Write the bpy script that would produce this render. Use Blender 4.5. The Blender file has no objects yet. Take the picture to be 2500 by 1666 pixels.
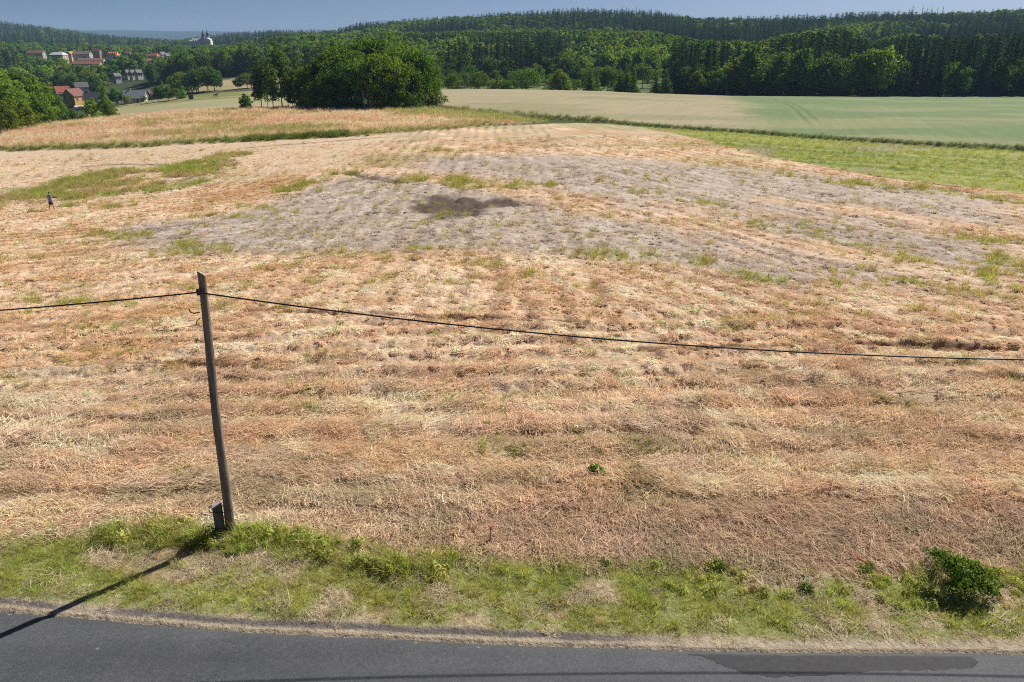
import bpy, bmesh, math, random
import numpy as np
from mathutils import Vector, Matrix

# ------------------------------------------------------------------ camera, world, sun, exposure
scene = bpy.context.scene
COL = scene.collection
FPX, HORY, CAMZ = 1900.0, 85.0, 10.5          # focal length in px of a 2500 px wide frame, eye level row, eye height (m)
PITCH = math.atan((833.0 - HORY) / FPX)
cd = bpy.data.cameras.new('camera'); cam = bpy.data.objects.new('camera', cd); COL.objects.link(cam)
cam.location = (0, 0, CAMZ); cam.rotation_euler = (math.pi / 2 - PITCH, 0, 0)
cd.sensor_width = 36.0; cd.lens = 36.0 * FPX / 2500.0; cd.clip_start = 0.1; cd.clip_end = 40000
scene.camera = cam

SUN_EL, SUN_DIR = math.radians(40.5), (0.726, 0.687)      # towards the sun, front right
world = bpy.data.worlds.new('World'); scene.world = world; world.use_nodes = True
wn = world.node_tree.nodes; wl = world.node_tree.links
bg = wn['Background']
sky = wn.new('ShaderNodeTexSky'); sky.sky_type = 'NISHITA'; sky.sun_disc = False
sky.sun_elevation = SUN_EL; sky.sun_rotation = math.atan2(SUN_DIR[0], SUN_DIR[1])
sky.altitude = 400; sky.air_density = 0.36; sky.dust_density = 0.8; sky.ozone_density = 5.0
wl.new(sky.outputs[0], bg.inputs[0]); bg.inputs[1].default_value = 0.055
sd = bpy.data.lights.new('sun', 'SUN'); sd.energy = 5.0; sd.angle = math.radians(0.53); sd.color = (1.0, 0.955, 0.89)
sun = bpy.data.objects.new('sun', sd); COL.objects.link(sun)
sv = Vector((SUN_DIR[0] * math.cos(SUN_EL), SUN_DIR[1] * math.cos(SUN_EL), math.sin(SUN_EL)))
sun.rotation_euler = sv.to_track_quat('Z', 'Y').to_euler(); sun.location = (40, 40, 60)
scene.view_settings.view_transform = 'Standard'; scene.view_settings.look = 'None'
scene.view_settings.exposure = 0.4; scene.view_settings.gamma = 1.0
scene.view_settings.use_curve_mapping = False
scene.cycles.max_bounces = 6; scene.cycles.diffuse_bounces = 3; scene.cycles.transparent_max_bounces = 8
scene.cycles.volume_bounces = 0
scene.cycles.use_adaptive_sampling = False; scene.cycles.use_denoising = False
scene.cycles.filter_width = 1.1; scene.cycles.sample_clamp_indirect = 4.0

rng = np.random.default_rng(7)
random.seed(7)

# ------------------------------------------------------------------ numpy helpers
_NT = np.random.default_rng(1).random((64, 256, 256)).astype(np.float32)
def vnoise(x, y, seed=0):
    x = np.asarray(x, np.float64); y = np.asarray(y, np.float64)
    fx0 = np.floor(x); fy0 = np.floor(y); fx = (x - fx0).astype(np.float32); fy = (y - fy0).astype(np.float32)
    ix = fx0.astype(np.int64) & 255; iy = fy0.astype(np.int64) & 255; jx = (ix + 1) & 255; jy = (iy + 1) & 255
    fx = fx * fx * (3 - 2 * fx); fy = fy * fy * (3 - 2 * fy); T = _NT[seed % 64].ravel()
    ix <<= 8; jx <<= 8
    a = T[ix + iy]; b = T[jx + iy]; c = T[ix + jy]; d = T[jx + jy]
    a += (b - a) * fx; c += (d - c) * fx; a += (c - a) * fy
    return a
def fbm(x, y, seed=0, oct=4, gain=0.5):
    s = 0; amp = 1; tot = 0
    for k in range(oct):
        s = s + amp * vnoise(x * 2 ** k + 17.3 * k, y * 2 ** k - 9.1 * k, seed + k); tot += amp; amp *= gain
    return s / tot
def sstep(a, b, x):
    t = np.clip((x - a) / (b - a), 0, 1); return t * t * (3 - 2 * t)
def mixc(c, d, m):
    return c * (1 - m[..., None]) + np.asarray(d) * m[..., None]
CP, SP = math.cos(PITCH), math.sin(PITCH)
def ray(px, py):
    u = (px - 1250.0) / FPX; v = (py - 833.0) / FPX
    return (u, CP - v * SP, -SP - v * CP)
def project(x, y, z):
    dz = z - CAMZ
    dep = y * CP - dz * SP; dn = -y * SP - dz * CP
    return 1250 + FPX * x / dep, 833 + FPX * dn / dep

# ------------------------------------------------------------------ terrain heights: surveyed profiles along bearings, smoothed
PROF = {  # bearing column (photo px at the horizon): (distance m, height m)
 -600: [(16,0),(30,-1.2),(50,-3.4),(75,-6.2),(90,-7.2),(137,-8.8),(190,-12),(240,-19),(300,-25),(400,-29),(520,-29),(700,-24),(900,-12),(1100,0),(1500,20),(2100,50),(2600,70),(3200,30),(4500,-20),(6500,-10),(8000,50),(9300,-30)],
 0:    [(16,0),(30,-1.1),(50,-3.0),(75,-5.4),(90,-6.4),(137,-7.9),(190,-10.3),(240,-17),(300,-24),(400,-28),(520,-29),(700,-27),(850,-21),(950,-18),(1100,-15),(1400,-14),(1800,4),(2300,30),(2700,40),(3200,0),(4500,-60),(6500,-20),(8000,50),(9300,-40)],
 250:  [(16,0),(30,-0.9),(50,-2.6),(75,-4.8),(90,-5.6),(137,-6.9),(190,-8.0),(240,-13.5),(300,-19),(400,-24.5),(520,-28),(700,-28),(850,-21),(950,-17.5),(1100,-15),(1400,-22),(1800,-16),(2300,-4),(2700,4),(3200,-20),(4500,-60),(6500,-30),(7500,40),(8300,72),(9300,-40)],
 500:  [(16,0),(30,-0.7),(50,-2.1),(75,-4.1),(90,-4.7),(137,-6.0),(190,-6.3),(225,-9.6),(250,-11.6),(320,-15.3),(390,-17.5),(440,-17.9),(560,-15.5),(700,-15),(850,-16),(1000,-14),(1250,-9),(1400,-6),(1600,-16),(2000,-20),(2500,-12),(3000,-15),(4500,-60),(6500,-30),(7500,30),(8300,62),(9300,-40)],
 700:  [(16,0),(30,-0.6),(50,-1.9),(75,-3.4),(90,-4.0),(137,-5.5),(205,-7.0),(235,-9.2),(300,-13),(390,-16.5),(440,-17),(560,-15),(700,-11),(850,-5),(950,-4),(1150,-12),(1500,-10),(1900,6),(2300,10),(3000,-20),(4500,-60),(6500,-30),(8000,40),(9300,-40)],
 1050: [(16,0),(30,-0.6),(50,-1.5),(75,-2.7),(100,-3.6),(137,-4.8),(170,-5.5),(205,-6.4),(260,-7.4),(300,-8.1),(335,-11.5),(380,-16),(480,-17),(560,-14),(700,-7),(850,-2),(950,-3),(1100,8),(1400,27),(1700,10),(2500,-20),(4500,-60),(9300,-40)],
 1400: [(16,0),(30,-0.5),(50,-1.3),(75,-2.3),(100,-3.3),(152,-5.3),(180,-6.2),(240,-7.6),(300,-8.7),(340,-12.0),(380,-16),(480,-16),(580,-11),(700,-6),(850,-1),(950,0),(1100,13),(1300,32),(1600,14),(2500,-20),(4500,-60),(9300,-40)],
 1800: [(16,0),(30,-0.5),(50,-1.4),(75,-2.5),(100,-3.6),(152,-5.6),(200,-7.3),(260,-9.6),(340,-13.6),(370,-14.5),(450,-10),(600,-4),(780,0),(950,0),(1150,8),(1400,20),(1700,10),(2500,-20),(4500,-60),(9300,-40)],
 2200: [(16,0),(30,-0.5),(50,-1.5),(75,-2.7),(100,-3.7),(150,-5.6),(200,-7.6),(260,-10.4),(350,-15),(380,-15),(450,-11),(600,-4),(780,1),(900,3),(1100,14),(1300,27),(1700,12),(2500,-20),(4500,-60),(9300,-40)],
 2500: [(16,0),(30,-0.5),(50,-1.6),(75,-2.8),(100,-3.7),(150,-5.5),(200,-7.7),(260,-10.6),(350,-15),(380,-15),(450,-11),(600,-4),(780,2),(900,6),(1050,16),(1200,31),(1700,12),(2500,-20),(4500,-60),(9300,-40)],
 3100: [(16,0),(30,-0.5),(50,-1.7),(75,-2.9),(100,-3.9),(150,-5.7),(200,-8),(260,-11),(350,-15),(380,-15),(450,-11),(600,-2),(780,8),(1000,25),(1200,38),(1700,12),(2500,-20),(4500,-60),(9300,-40)],
}
LA0, LA1, LNA = -1.3, 1.3, 261
LY0, LY1, LNY = math.log(10.0), math.log(9400.0), 500
_cols = sorted(PROF); _ca = np.array([(c - 1250) / 2000.0 for c in _cols])
_ly = np.linspace(LY0, LY1, LNY); _la = np.linspace(LA0, LA1, LNA)
_tab = np.stack([np.interp(np.exp(_ly), *zip(*PROF[c])) for c in _cols])
_lut = np.stack([np.interp(_la, _ca, _tab[:, j]) for j in range(LNY)], 1)      # [a, y]
def _gauss(arr, sig, ax):
    r = int(3 * sig); k = np.exp(-0.5 * (np.arange(-r, r + 1) / sig) ** 2); k /= k.sum()
    p = [(0, 0), (0, 0)]; p[ax] = (r, r)
    q = np.pad(arr, p, mode='edge'); out = 0
    for i, w in enumerate(k):
        sl = [slice(None)] * 2; sl[ax] = slice(i, i + arr.shape[ax]); out = out + w * q[tuple(sl)]
    return out
_lut = _gauss(_gauss(_lut, 3.0, 1), 4.5, 0)
def height0(x, y):
    """smooth ground height"""
    x = np.asarray(x, float); y = np.asarray(y, float)
    yy = np.clip(y, 10.0, 9390.0); a = np.clip(x / np.maximum(yy, 12.0), LA0, LA1)
    fa = (a - LA0) / (LA1 - LA0) * (LNA - 1); fy = (np.log(yy) - LY0) / (LY1 - LY0) * (LNY - 1)
    ia = np.clip(fa.astype(int), 0, LNA - 2); iy = np.clip(fy.astype(int), 0, LNY - 2); ta = fa - ia; ty = fy - iy
    z = (_lut[ia, iy] * (1 - ta) + _lut[ia + 1, iy] * ta) * (1 - ty) + (_lut[ia, iy + 1] * (1 - ta) + _lut[ia + 1, iy + 1] * ta) * ty
    fade = sstep(15, 22, y)
    z = z * fade + 0.22 * (fbm(x / 9, y / 9, 3, 2) - 0.5) * sstep(17, 30, y) + (fbm(x / 160, y / 160, 5, 3) - 0.5) * 10 * sstep(500, 1500, y)
    far = sstep(5500, 7800, y)
    z = z + far * (fbm(x / 1500, y / 1500, 8, 3) - 0.5) * 50
    return z
def h0(x, y): return float(height0(np.array([x]), np.array([y]))[0])
_TM = np.exp(np.linspace(math.log(8.0), math.log(9000), 3500))
_GC = {}
def G(px, py):
    """ground point seen at a photo position (first hit)"""
    if (px, py) not in _GC:
        r = ray(px, py); x, y, z = r[0] * _TM, r[1] * _TM, CAMZ + r[2] * _TM
        hit = np.nonzero(z < height0(x, y))[0]; i = hit[0] if len(hit) else len(_TM) - 1
        _GC[(px, py)] = (float(x[i]), float(y[i]))
    return _GC[(px, py)]
def poly(*pts): return [G(*p) for p in pts]
def sdist(P, x, y):
    """signed distance to polygon, negative inside"""
    d = np.full(np.shape(x), 1e18); inside = np.zeros(np.shape(x), bool)
    n = len(P)
    for i in range(n):
        ax, ay = P[i]; bx, by = P[(i + 1) % n]; ex, ey = bx - ax, by - ay
        wx, wy = x - ax, y - ay
        t = np.clip((wx * ex + wy * ey) / (ex * ex + ey * ey + 1e-9), 0, 1)
        d = np.minimum(d, (wx - ex * t) ** 2 + (wy - ey * t) ** 2)
        c = ((ay <= y) & (by > y)) | ((by <= y) & (ay > y))
        cr = ex * (y - ay) - (x - ax) * ey
        inside ^= c & ((cr > 0) == (by > ay))
    d = np.sqrt(d); return np.where(inside, -d, d)
def ldist(L, x, y):
    d = np.full(np.shape(x), 1e18)
    for (ax, ay), (bx, by) in zip(L[:-1], L[1:]):
        ex, ey = bx - ax, by - ay
        t = np.clip(((x - ax) * ex + (y - ay) * ey) / (ex * ex + ey * ey + 1e-9), 0, 1)
        d = np.minimum(d, (x - ax - ex * t) ** 2 + (y - ay - ey * t) ** 2)
    return np.sqrt(d)

# ------------------------------------------------------------------ where the pieces of land lie (world coordinates)
ROAD_EDGE = [(-60, 17.2), (-25, 13.85), (-15, 12.8), (-10.1, 12.32), (-5.4, 11.76), (0, 11.40), (4.1, 11.23), (9.4, 11.18), (16, 11.25), (30, 11.7), (60, 13.5)]
FIELD_EDGE = [(-60, 20.5), (-25, 16.9), (-15, 15.1), (-11.3, 14.55), (-8.9, 14.95), (-5.0, 14.6), (-2.2, 13.95), (0.4, 13.75), (4.7, 13.5), (10.5, 13.3), (16, 13.6), (30, 14.3), (60, 16.0)]
def road_y(x): return np.interp(x, *zip(*ROAD_EDGE))
def field_y(x): return np.interp(x, *zip(*FIELD_EDGE))
S_STUB = [(-75, 10), (75, 10)] + [G(2800, 520)] + poly((2500,474),(2350,456),(2200,440),(2050,415),(1900,388),(1750,352),(1640,325),(1540,308),(1440,302),(1330,303),(1200,310),(1050,321),(900,332),(700,342),(520,350),(330,361),(150,366),(0,370)) + [G(-250, 384)]
S_MEADOW = poly((0,370),(150,366),(330,361),(520,350),(700,342),(900,332),(1050,321),(1200,310),(1340,300),(1250,285),(1100,272),(1060,268)) + poly((980,262),(800,262),(660,262),(600,266),(500,270),(400,276),(300,284),(200,296),(100,307),(0,320)) + [G(-250, 345), G(-250, 384)]
S_GRAIN = [G(1075, 262)] + poly((1180,279),(1330,290),(1480,301),(1640,315),(1850,328),(2100,347),(2300,359),(2500,369)) + [G(2850, 388), (330, 352)] + [(240, 350), (180, 346), (120, 335), (80, 318), (40, 306), (0, 304), (-40, 300)]
S_STRIP = poly((1340,300),(1480,302),(1640,316),(1850,329),(2100,348),(2300,360),(2500,370)) + [G(2800, 388), G(2800, 520)] + poly((2500,474),(2350,456),(2200,440),(2050,415),(1900,388),(1750,352),(1640,325),(1540,308),(1440,302))
S_CROP = [(-190, 252), (-160, 242), (-120, 238), (-80, 236), (-60, 240), (-60, 360), (-100, 365), (-150, 372), (-185, 380), (-200, 345), (-205, 300)]
S_PASTURE = [(-205, 385), (-60, 360), (-40, 400), (-40, 440), (-120, 436), (-205, 428)]
S_FARSTUB = [(-230, 452), (-40, 450), (-20, 560), (-130, 556), (-200, 530)]
S_RIVERMEADOW = [(-60, 330), (140, 350), (150, 375), (120, 560), (-70, 540)]
S_GULLY = poly((-60,500),(0,505),(60,503),(130,492),(250,480),(380,470),(450,460),(520,438),(570,410),(612,378),(570,372),(470,396),(370,408),(250,420),(150,440),(90,458),(0,484),(-60,492))
L_GULLYDIRT = poly((205,408),(300,402),(420,404),(480,392)); L_GULLYMUD = poly((300,462),(380,455),(450,440),(520,418),(560,392))
S_GREY1 = poly((235,585),(330,545),(520,530),(650,505),(760,455),(840,432),(980,428),(1100,455),(1250,480),(1400,520),(1600,545),(1720,590),(1900,640),(2050,680),(1900,690),(1700,660),(1500,632),(1350,625),(1150,605),(950,612),(700,622),(420,622))
S_GREY2 = poly((960,412),(1050,385),(1250,380),(1500,385),(1750,402),(2000,425),(2250,455),(2500,492),(2500,575),(2300,575),(2050,545),(1800,520),(1600,500),(1400,475),(1200,445))
S_GREY3 = poly((1480,500),(1780,520),(2000,530),(2200,560),(2500,590),(2500,725),(2300,705),(2100,690),(1950,660),(1750,600))
S_SOIL = poly((1000,480),(1060,470),(1180,480),(1250,486),(1270,500),(1180,512),(1150,530),(1060,538),(1040,515))
L_DARKLINE = poly((845,421),(900,432),(980,447)); L_TRACK = poly((600,362),(760,350),(930,336))
S_ORANGE = poly((330,520),(500,450),(620,400),(760,372),(900,365),(1000,372),(1060,400),(900,415),(820,425),(740,460),(650,490),(480,525))
L_BAND1 = poly((1650,530),(1850,575),(2100,630),(2350,680),(2500,720)); L_BAND2 = poly((1900,490),(2150,520),(2350,555),(2500,580))
L_RIGHT = [G(2800, 520), G(2500, 474), G(1900, 388), G(1440, 302)]
L_GUL = [G(0, 500), G(250, 480), G(450, 455), G(600, 385), G(900, 340)]
L_RUT = poly((300,1120),(400,1110),(480,1104),(560,1090),(700,1085),(900,1080))
L_RUT2 = poly((1000,1140),(1250,1145),(1480,1150),(1800,1160),(2500,1170))
FURROWS = [poly((-60,1098),(200,1108),(300,1118)), poly((900,925),(1300,920),(1700,916),(2100,915),(2560,930)), poly((-60,905),(300,890),(700,905)), poly((-60,1215),(300,1205),(480,1212)), poly((620,1180),(1100,1195),(1600,1190)), poly((1500,1215),(2000,1225),(2560,1240)), poly((1200,1065),(1700,1060),(2560,1075)), poly((600,760),(1000,775),(1400,790)), poly((1500,860),(2000,845),(2560,860)), poly((-60,1020),(400,1035),(520,1030))]
S_ASPHALTPATCH = [(3.0, 11.12), (5.6, 11.07), (8.35, 11.06), (8.42, 10.9), (8.2, 10.72), (6.5, 10.68), (5.4, 10.58), (4.6, 10.52), (4.1, 10.62), (3.75, 10.80), (3.5, 11.0)]

def weeds(x, y):
    """chance of green plants growing in the stubble"""
    g = 0.9 * sstep(0.5, -1.5, sdist(S_GULLY, x, y) + 2.0 * (fbm(x / 3, y / 3, 41) - 0.5)) * sstep(0.40, 0.58, fbm(x / 4, y / 3, 42))
    na = fbm(x / 2.2, y / 2.2, 43) - 0.5; nb = sstep(0.36, 0.58, fbm(x / 1.3, y / 1.3, 44))
    for L, w, amt in WEEDLINES:
        xs = [p[0] for p in L]; ys = [p[1] for p in L]
        i = np.nonzero((x > min(xs) - 2 * w) & (x < max(xs) + 2 * w) & (y > min(ys) - 2 * w) & (y < max(ys) + 2 * w))[0]
        if len(i): g[i] = np.maximum(g[i], amt * sstep(w, w * 0.3, ldist(L, x[i], y[i]) + 1.4 * w * na[i]) * nb[i])
    return g
WEEDLINES = [(poly((240,575),(340,580)), 1.6, 1.0), (poly((420,600),(560,612)), 1.8, 1.0), (poly((430,530),(560,528),(680,540)), 1.0, 0.8), (poly((700,470),(800,432),(850,425)), 2.2, 1.0),
    (poly((980,440),(1080,440),(1160,455),(1320,456)), 2.2, 0.9), (poly((1010,365),(1120,372)), 2.5, 0.6), (poly((1060,528),(1130,520)), 1.0, 1.0), (poly((600,500),(700,520)), 1.2, 0.7),
    (poly((700,622),(1000,612),(1200,600)), 0.8, 0.7), (poly((1400,618),(1700,640),(1900,690)), 1.5, 0.8), (poly((2080,672),(2250,700)), 1.2, 1.0), (poly((2330,710),(2500,735)), 1.6, 0.7),
    (poly((2440,640),(2500,690)), 2.4, 1.1), (poly((2330,580),(2460,590)), 1.2, 0.9), (poly((1560,470),(1750,500)), 1.8, 0.6), (poly((1850,545),(2100,600),(2200,640)), 1.6, 0.5),
    (poly((2100,450),(2300,470),(2480,490)), 3.0, 0.7), (poly((1700,395),(1950,430)), 2.5, 0.45), (poly((130,505),(320,505)), 1.0, 0.8), (poly((20,735),(330,745)), .6, .6), (poly((420,750),(640,752)), .5, .55), (poly((1600,795),(1860,800)), .5, .7), (poly((1950,835),(2260,838)), .5, .6), (poly((1700,915),(2180,920)), .5, .7), (poly((200,800),(430,815)), .5, .6), (poly((1050,820),(1300,815)), .5, .6), (poly((1720,780),(2120,770)), .5, .4), (poly((560,700),(1100,690)), .7, .4), (poly((1150,640),(1350,680)), .9, .5),
    (poly((1950,1140),(2250,1150)), 0.5, 0.8), (poly((740,1090),(960,1085)), 0.35, 0.8), (poly((730,960),(740,1020)), 0.5, 0.7), (poly((400,1150),(480,1150)), 0.4, 0.8), (poly((1170,1100),(1260,1110)), 0.4, 0.8), (poly((1100,1090),(2400,1085)), 0.8, 0.35)]

def tillage(x, y, dr=None, dg=None):
    """running coordinate across the working rows of the field, and 0..1 stripes along them"""
    dr = ldist(L_RIGHT, x, y) if dr is None else dr; dg = ldist(L_GUL, x, y) if dg is None else dg
    rc = np.where(y < 29 - .12 * x, y - .05 * x + .3 * fbm(x / 9, y / 4, 5, 2), np.where(x > 4 + .02 * y, dr, np.where(x > -16 - .05 * y, x + .02 * y + .6 * fbm(x / 6, y / 12, 6, 2), dg)))
    lines = .5 + .5 * np.sin(rc * 2 * np.pi / np.where(y < 29, 1.55, 1.6)); lines = lines * (.3 + .7 * fbm(x / 8, y / 8, 7, 2)) * sstep(16, 20, y)
    return rc, lines
def land(x, y):
    """albedo, kind and height offset of the ground at world points"""
    n1 = fbm(x / 2.3, y / 2.3, 11); n2 = fbm(x / 14, y / 14, 12); n3 = fbm(x / 55, y / 55, 13, 3); nf = vnoise(x / 0.5, y / 0.5, 14)
    dr = ldist(L_RIGHT, x, y); dg = ldist(L_GUL, x, y)
    left = sstep(5, -10, x)
    rows = (fbm(dr / 0.9, (x + y) / 18, 15, 3)) * (1 - left) + fbm(dg / 0.9, (x * 0.9 - y * 0.2) / 18, 16, 3) * left
    rc, lines = tillage(x, y, dr, dg)
    rowsb = (fbm(dr / 3.0, (x + y) / 45, 17, 3)) * (1 - left) + fbm(dg / 2.6, (x * 0.9 - y * 0.2) / 40, 18, 3) * left
    near = sstep(30, 19, y); along = fbm(x / 6, y / 0.7, 19, 3)
    c = np.empty(np.shape(x) + (3,)); c[:] = (0.055, 0.075, 0.03)                       # wood and rough ground
    c = mixc(c, (0.08, 0.07, 0.045), sstep(0.45, 0.7, n3) * sstep(300, 500, y))
    kind = np.zeros(np.shape(x), int); dz = np.zeros(np.shape(x))
    # far plain: fields between woods
    farp = sstep(3000, 3600, y)
    c = mixc(c, (0.028, 0.048, 0.036), farp); c = mixc(c, (0.20, 0.19, 0.14), farp * sstep(0.58, 0.68, fbm(x / 420, y / 900, 21, 3)) * sstep(7000, 5600, y))
    def lay(P, k, w):
        d = sdist(P, x, y); kind[d < 0] = k; return sstep(w, -w, d), d
    m, d = lay(S_RIVERMEADOW, 7, 4); c = mixc(c, (0.14, 0.17, 0.06), m * 0.9); c = mixc(c, (0.33, 0.29, 0.15), m * sstep(0.5, 0.6, n3))
    m, d = lay(S_FARSTUB, 7, 1.5); c = mixc(c, (0.40, 0.31, 0.17), m); c = mixc(c, (0.30, 0.27, 0.13), m * sstep(0.45, 0.7, n2))
    m, d = lay(S_PASTURE, 7, 2); c = mixc(c, (0.34, 0.29, 0.16), m); c = mixc(c, (0.20, 0.22, 0.07), m * sstep(0.42, 0.6, fbm(x / 40, y / 7, 23, 3)))
    m, d = lay(S_CROP, 8, 1.5); c = mixc(c, (0.33, 0.32, 0.17), m); c = mixc(c, (0.40, 0.35, 0.19), m * sstep(0.4, 0.7, fbm(x / 30, y / 9, 24, 3))); dz += 0.5 * m
    # tall dry meadow
    m, d = lay(S_MEADOW, 2, 0.8)
    mc = np.empty_like(c); mc[:] = (0.50, 0.335, 0.235)
    mc = mixc(mc, (0.52, 0.40, 0.28), sstep(0.4, 0.65, fbm(x / 20, y / 8, 25, 4))); mc = mixc(mc, (0.30, 0.27, 0.11), 0.8 * sstep(0.56, 0.7, fbm(x / 11, y / 6, 26, 4)))
    mc = mixc(mc, (0.22, 0.24, 0.07), sstep(7, 1.5, ldist(poly((0,370),(330,361),(700,342),(1050,321),(1200,310)), x, y) + 5 * (n1 - 0.5)) * 0.75)
    mc = mixc(mc, (0.24, 0.25, 0.08), sstep(14, 4, ldist(poly((1000,272),(1100,280),(1250,292),(1340,298)), x, y) + 4 * (n1 - 0.5)) * 0.8)
    mc = mixc(mc, (0.24, 0.24, 0.08), 0.8 * sstep(10, 3, ldist(poly((640,322),(700,316),(760,318)), x, y) + 6 * (n1 - 0.5)))
    c = mixc(c, 0, m) + mc * m[..., None]; dz += 0.35 * m
    # grain
    m, d = lay(S_GRAIN, 3, 0.8)
    gx = x - np.interp(y, [120, 165, 230, 345], [35, 47, 62, 88])
    gc = np.empty_like(c); gc[:] = (0.365, 0.315, 0.195)
    gc = mixc(gc, (0.30, 0.27, 0.155), sstep(0.42, 0.65, fbm(x / 35, y / 9, 27, 4)))
    gg = np.empty_like(c); gg[:] = (0.165, 0.22, 0.095); gg = mixc(gg, (0.25, 0.265, 0.13), sstep(0.46, 0.72, fbm(x / 30, y / 11, 28, 4))); gg = mixc(gg, (0.15, 0.22, 0.10), sstep(0.5, 0.7, fbm(x / 22, y / 30, 29, 3)) * 0.6)
    gm = sstep(-3, 9, gx + 10 * (fbm(x / 25, y / 12, 30) - 0.5)); gc = gc * (1 - gm[..., None]) + gg * gm[..., None]
    gc = mixc(gc, (0.12, 0.19, 0.085), sstep(22, 3, sdist([(70, 350), (400, 350), (400, 338), (90, 335)], x, y)) * 0.5)
    gc = gc * (1 + .10 * (fbm((x - .35 * y) / 1.1, y / 14, 2, 3) - .5)[..., None] * 2)
    tl = np.minimum(np.abs(gx - 14 - 2 * np.sin(y / 30)), np.abs(gx - 16.2 - 2 * np.sin(y / 30)))
    tram = sstep(0.8, 0.3, tl) * sstep(140, 170, y) * sstep(300, 250, y)
    gc = mixc(gc, (0.18, 0.19, 0.09), tram * 0.45 * sstep(.35, .6, fbm(x / 9, y / 9, 50)))
    c = mixc(c, 0, m) + gc * m[..., None]; dz += 0.6 * m - 0.2 * tram * m
    # mown green strip
    m, d = lay(S_STRIP, 4, 0.5)
    ds = ldist(poly((1340,300),(1640,316),(2100,348),(2500,370)), x, y)
    sc = np.empty_like(c); sc[:] = (0.27, 0.29, 0.075); sc = mixc(sc, (0.17, 0.22, 0.05), sstep(0.42, 0.62, fbm(ds / 2.2, (x + y) / 30, 31, 3))); sc = mixc(sc, (0.36, 0.36, 0.13), sstep(0.5, 0.7, fbm(ds / 1.2, (x + y) / 14, 32, 3)) * 0.8)
    sc = mixc(sc, (0.30, 0.27, 0.19), sstep(0.62, 0.72, fbm(x / 8, y / 5, 33)) * 0.8)
    c = mixc(c, 0, m) + sc * m[..., None]
    # stubble field
    m, d = lay(S_STUB, 1, 0.4)
    s = np.empty_like(c); s[:] = (0.585, 0.392, 0.248)
    s = mixc(s, (0.71, 0.525, 0.37), sstep(0.40, 0.66, n1 * 0.5 + rows * 0.5))
    s = mixc(s, (0.49, 0.305, 0.155), 0.75 * sstep(0.5, 0.68, n2 * 0.45 + fbm(x / 5, y / 3, 34) * 0.55) * sstep(20, 26, y))
    s = mixc(s, (0.45, 0.265, 0.12), 0.8 * sstep(1.5, -4, sdist(S_ORANGE, x, y) + 6 * (n1 - 0.5)) * sstep(0.35, 0.6, rows))
    s = mixc(s, (0.44, 0.335, 0.24), .7 * near * sstep(0.40, 0.62, along * 0.6 + n1 * 0.4))
    s = mixc(s, (0.36, 0.26, 0.18), sstep(17.5, 14.8, y + 1.4 * (n1 - 0.5)) * sstep(-8, 2, x) * 0.9)  # deeper shade within the straw towards the verge, painted into its colour
    s = mixc(s, (0.42, 0.34, 0.22), 0.6 * sstep(95, 120, y) * sstep(0.42, 0.6, rowsb)); s = mixc(s, (0.36, 0.33, 0.17), 0.6 * sstep(70, 95, y) * sstep(0.52, 0.66, fbm(x / 16, y / 8, 35)))
    s = s * (1.12 - np.where(y < 30, .42, .5)[..., None] * lines[..., None] * (sstep(.25, .6, fbm(rc / .35, (x + y) / 2.5, 9, 3)))[..., None])
    s = mixc(s, (0.72, 0.56, 0.405), .55 * near * sstep(2, -9, x) * sstep(.35, .6, n2 * .5 + along * .5))
    s = mixc(s, (0.64, 0.48, 0.335), .75 * sstep(-14, -24, x) * sstep(86, 98, y + .25 * x + 10))
    gr = np.zeros_like(x)
    for P, w in ((S_GREY1, 2.2), (S_GREY2, 4.0), (S_GREY3, 3.0)):
        gr = np.maximum(gr, sstep(w, -w, sdist(P, x, y) + 2.2 * w * (n1 * 0.6 + n2 * 0.4 - 0.5)))
    gr = gr * (1 - 0.85 * sstep(3.4, 1.2, ldist(L_BAND1, x, y) + 3 * (n1 - 0.5))) * (1 - 0.8 * sstep(3.0, 1.0, ldist(L_BAND2, x, y) + 3 * (n1 - 0.5)))
    gcol = np.empty_like(c); gcol[:] = (0.46, 0.39, 0.325); gcol = mixc(gcol, (0.58, 0.52, 0.465), .7 * sstep(0.5, 0.66, fbm(x / 2.0, y / 2.6, 36, 5))); gcol = mixc(gcol, (0.33, 0.275, 0.235), 0.8 * sstep(0.46, 0.64, rows)); gcol = mixc(gcol, (0.29, 0.24, 0.205), .95 * lines * sstep(.3, .6, n1))
    s = s * (1 - 0.82 * gr[..., None]) + gcol * 0.82 * gr[..., None]
    s = mixc(s, (0.105, 0.075, 0.057), 0.95 * sstep(1.0, -1.0, sdist(S_SOIL, x, y) + 4.5 * (fbm(x / 1.4, y / 2.2, 37) - 0.5)))
    for L, w in ((L_DARKLINE, 1.0), (L_TRACK, 0.7), (L_GULLYDIRT, 0.8), (L_GULLYMUD, 0.8), (L_RUT[:4], 0.10)):
        s = mixc(s, (0.14, 0.11, 0.09), 0.85 * sstep(w, w * 0.3, ldist(L, x, y) + w * 1.2 * (n1 - 0.5)))
    fur = np.zeros_like(x); jn = np.nonzero(y < 48)[0]
    for L in FURROWS: fur[jn] = np.maximum(fur[jn], sstep(.34, .12, ldist(L, x[jn], y[jn]) + .35 * (n1[jn] - .5)))
    s = mixc(s, (0.30, 0.185, 0.10), .8 * fur)
    wd = weeds(x, y); s = mixc(s, (0.30, 0.30, 0.12), np.clip(wd, 0, 1) * 0.5)
    s = mixc(s, (0.26, 0.235, 0.13), 0.45 * near * sstep(0.55, 0.68, fbm(x / 1.8, y / 0.9, 38)))
    c = mixc(c, 0, m) + s * m[..., None]
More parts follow.
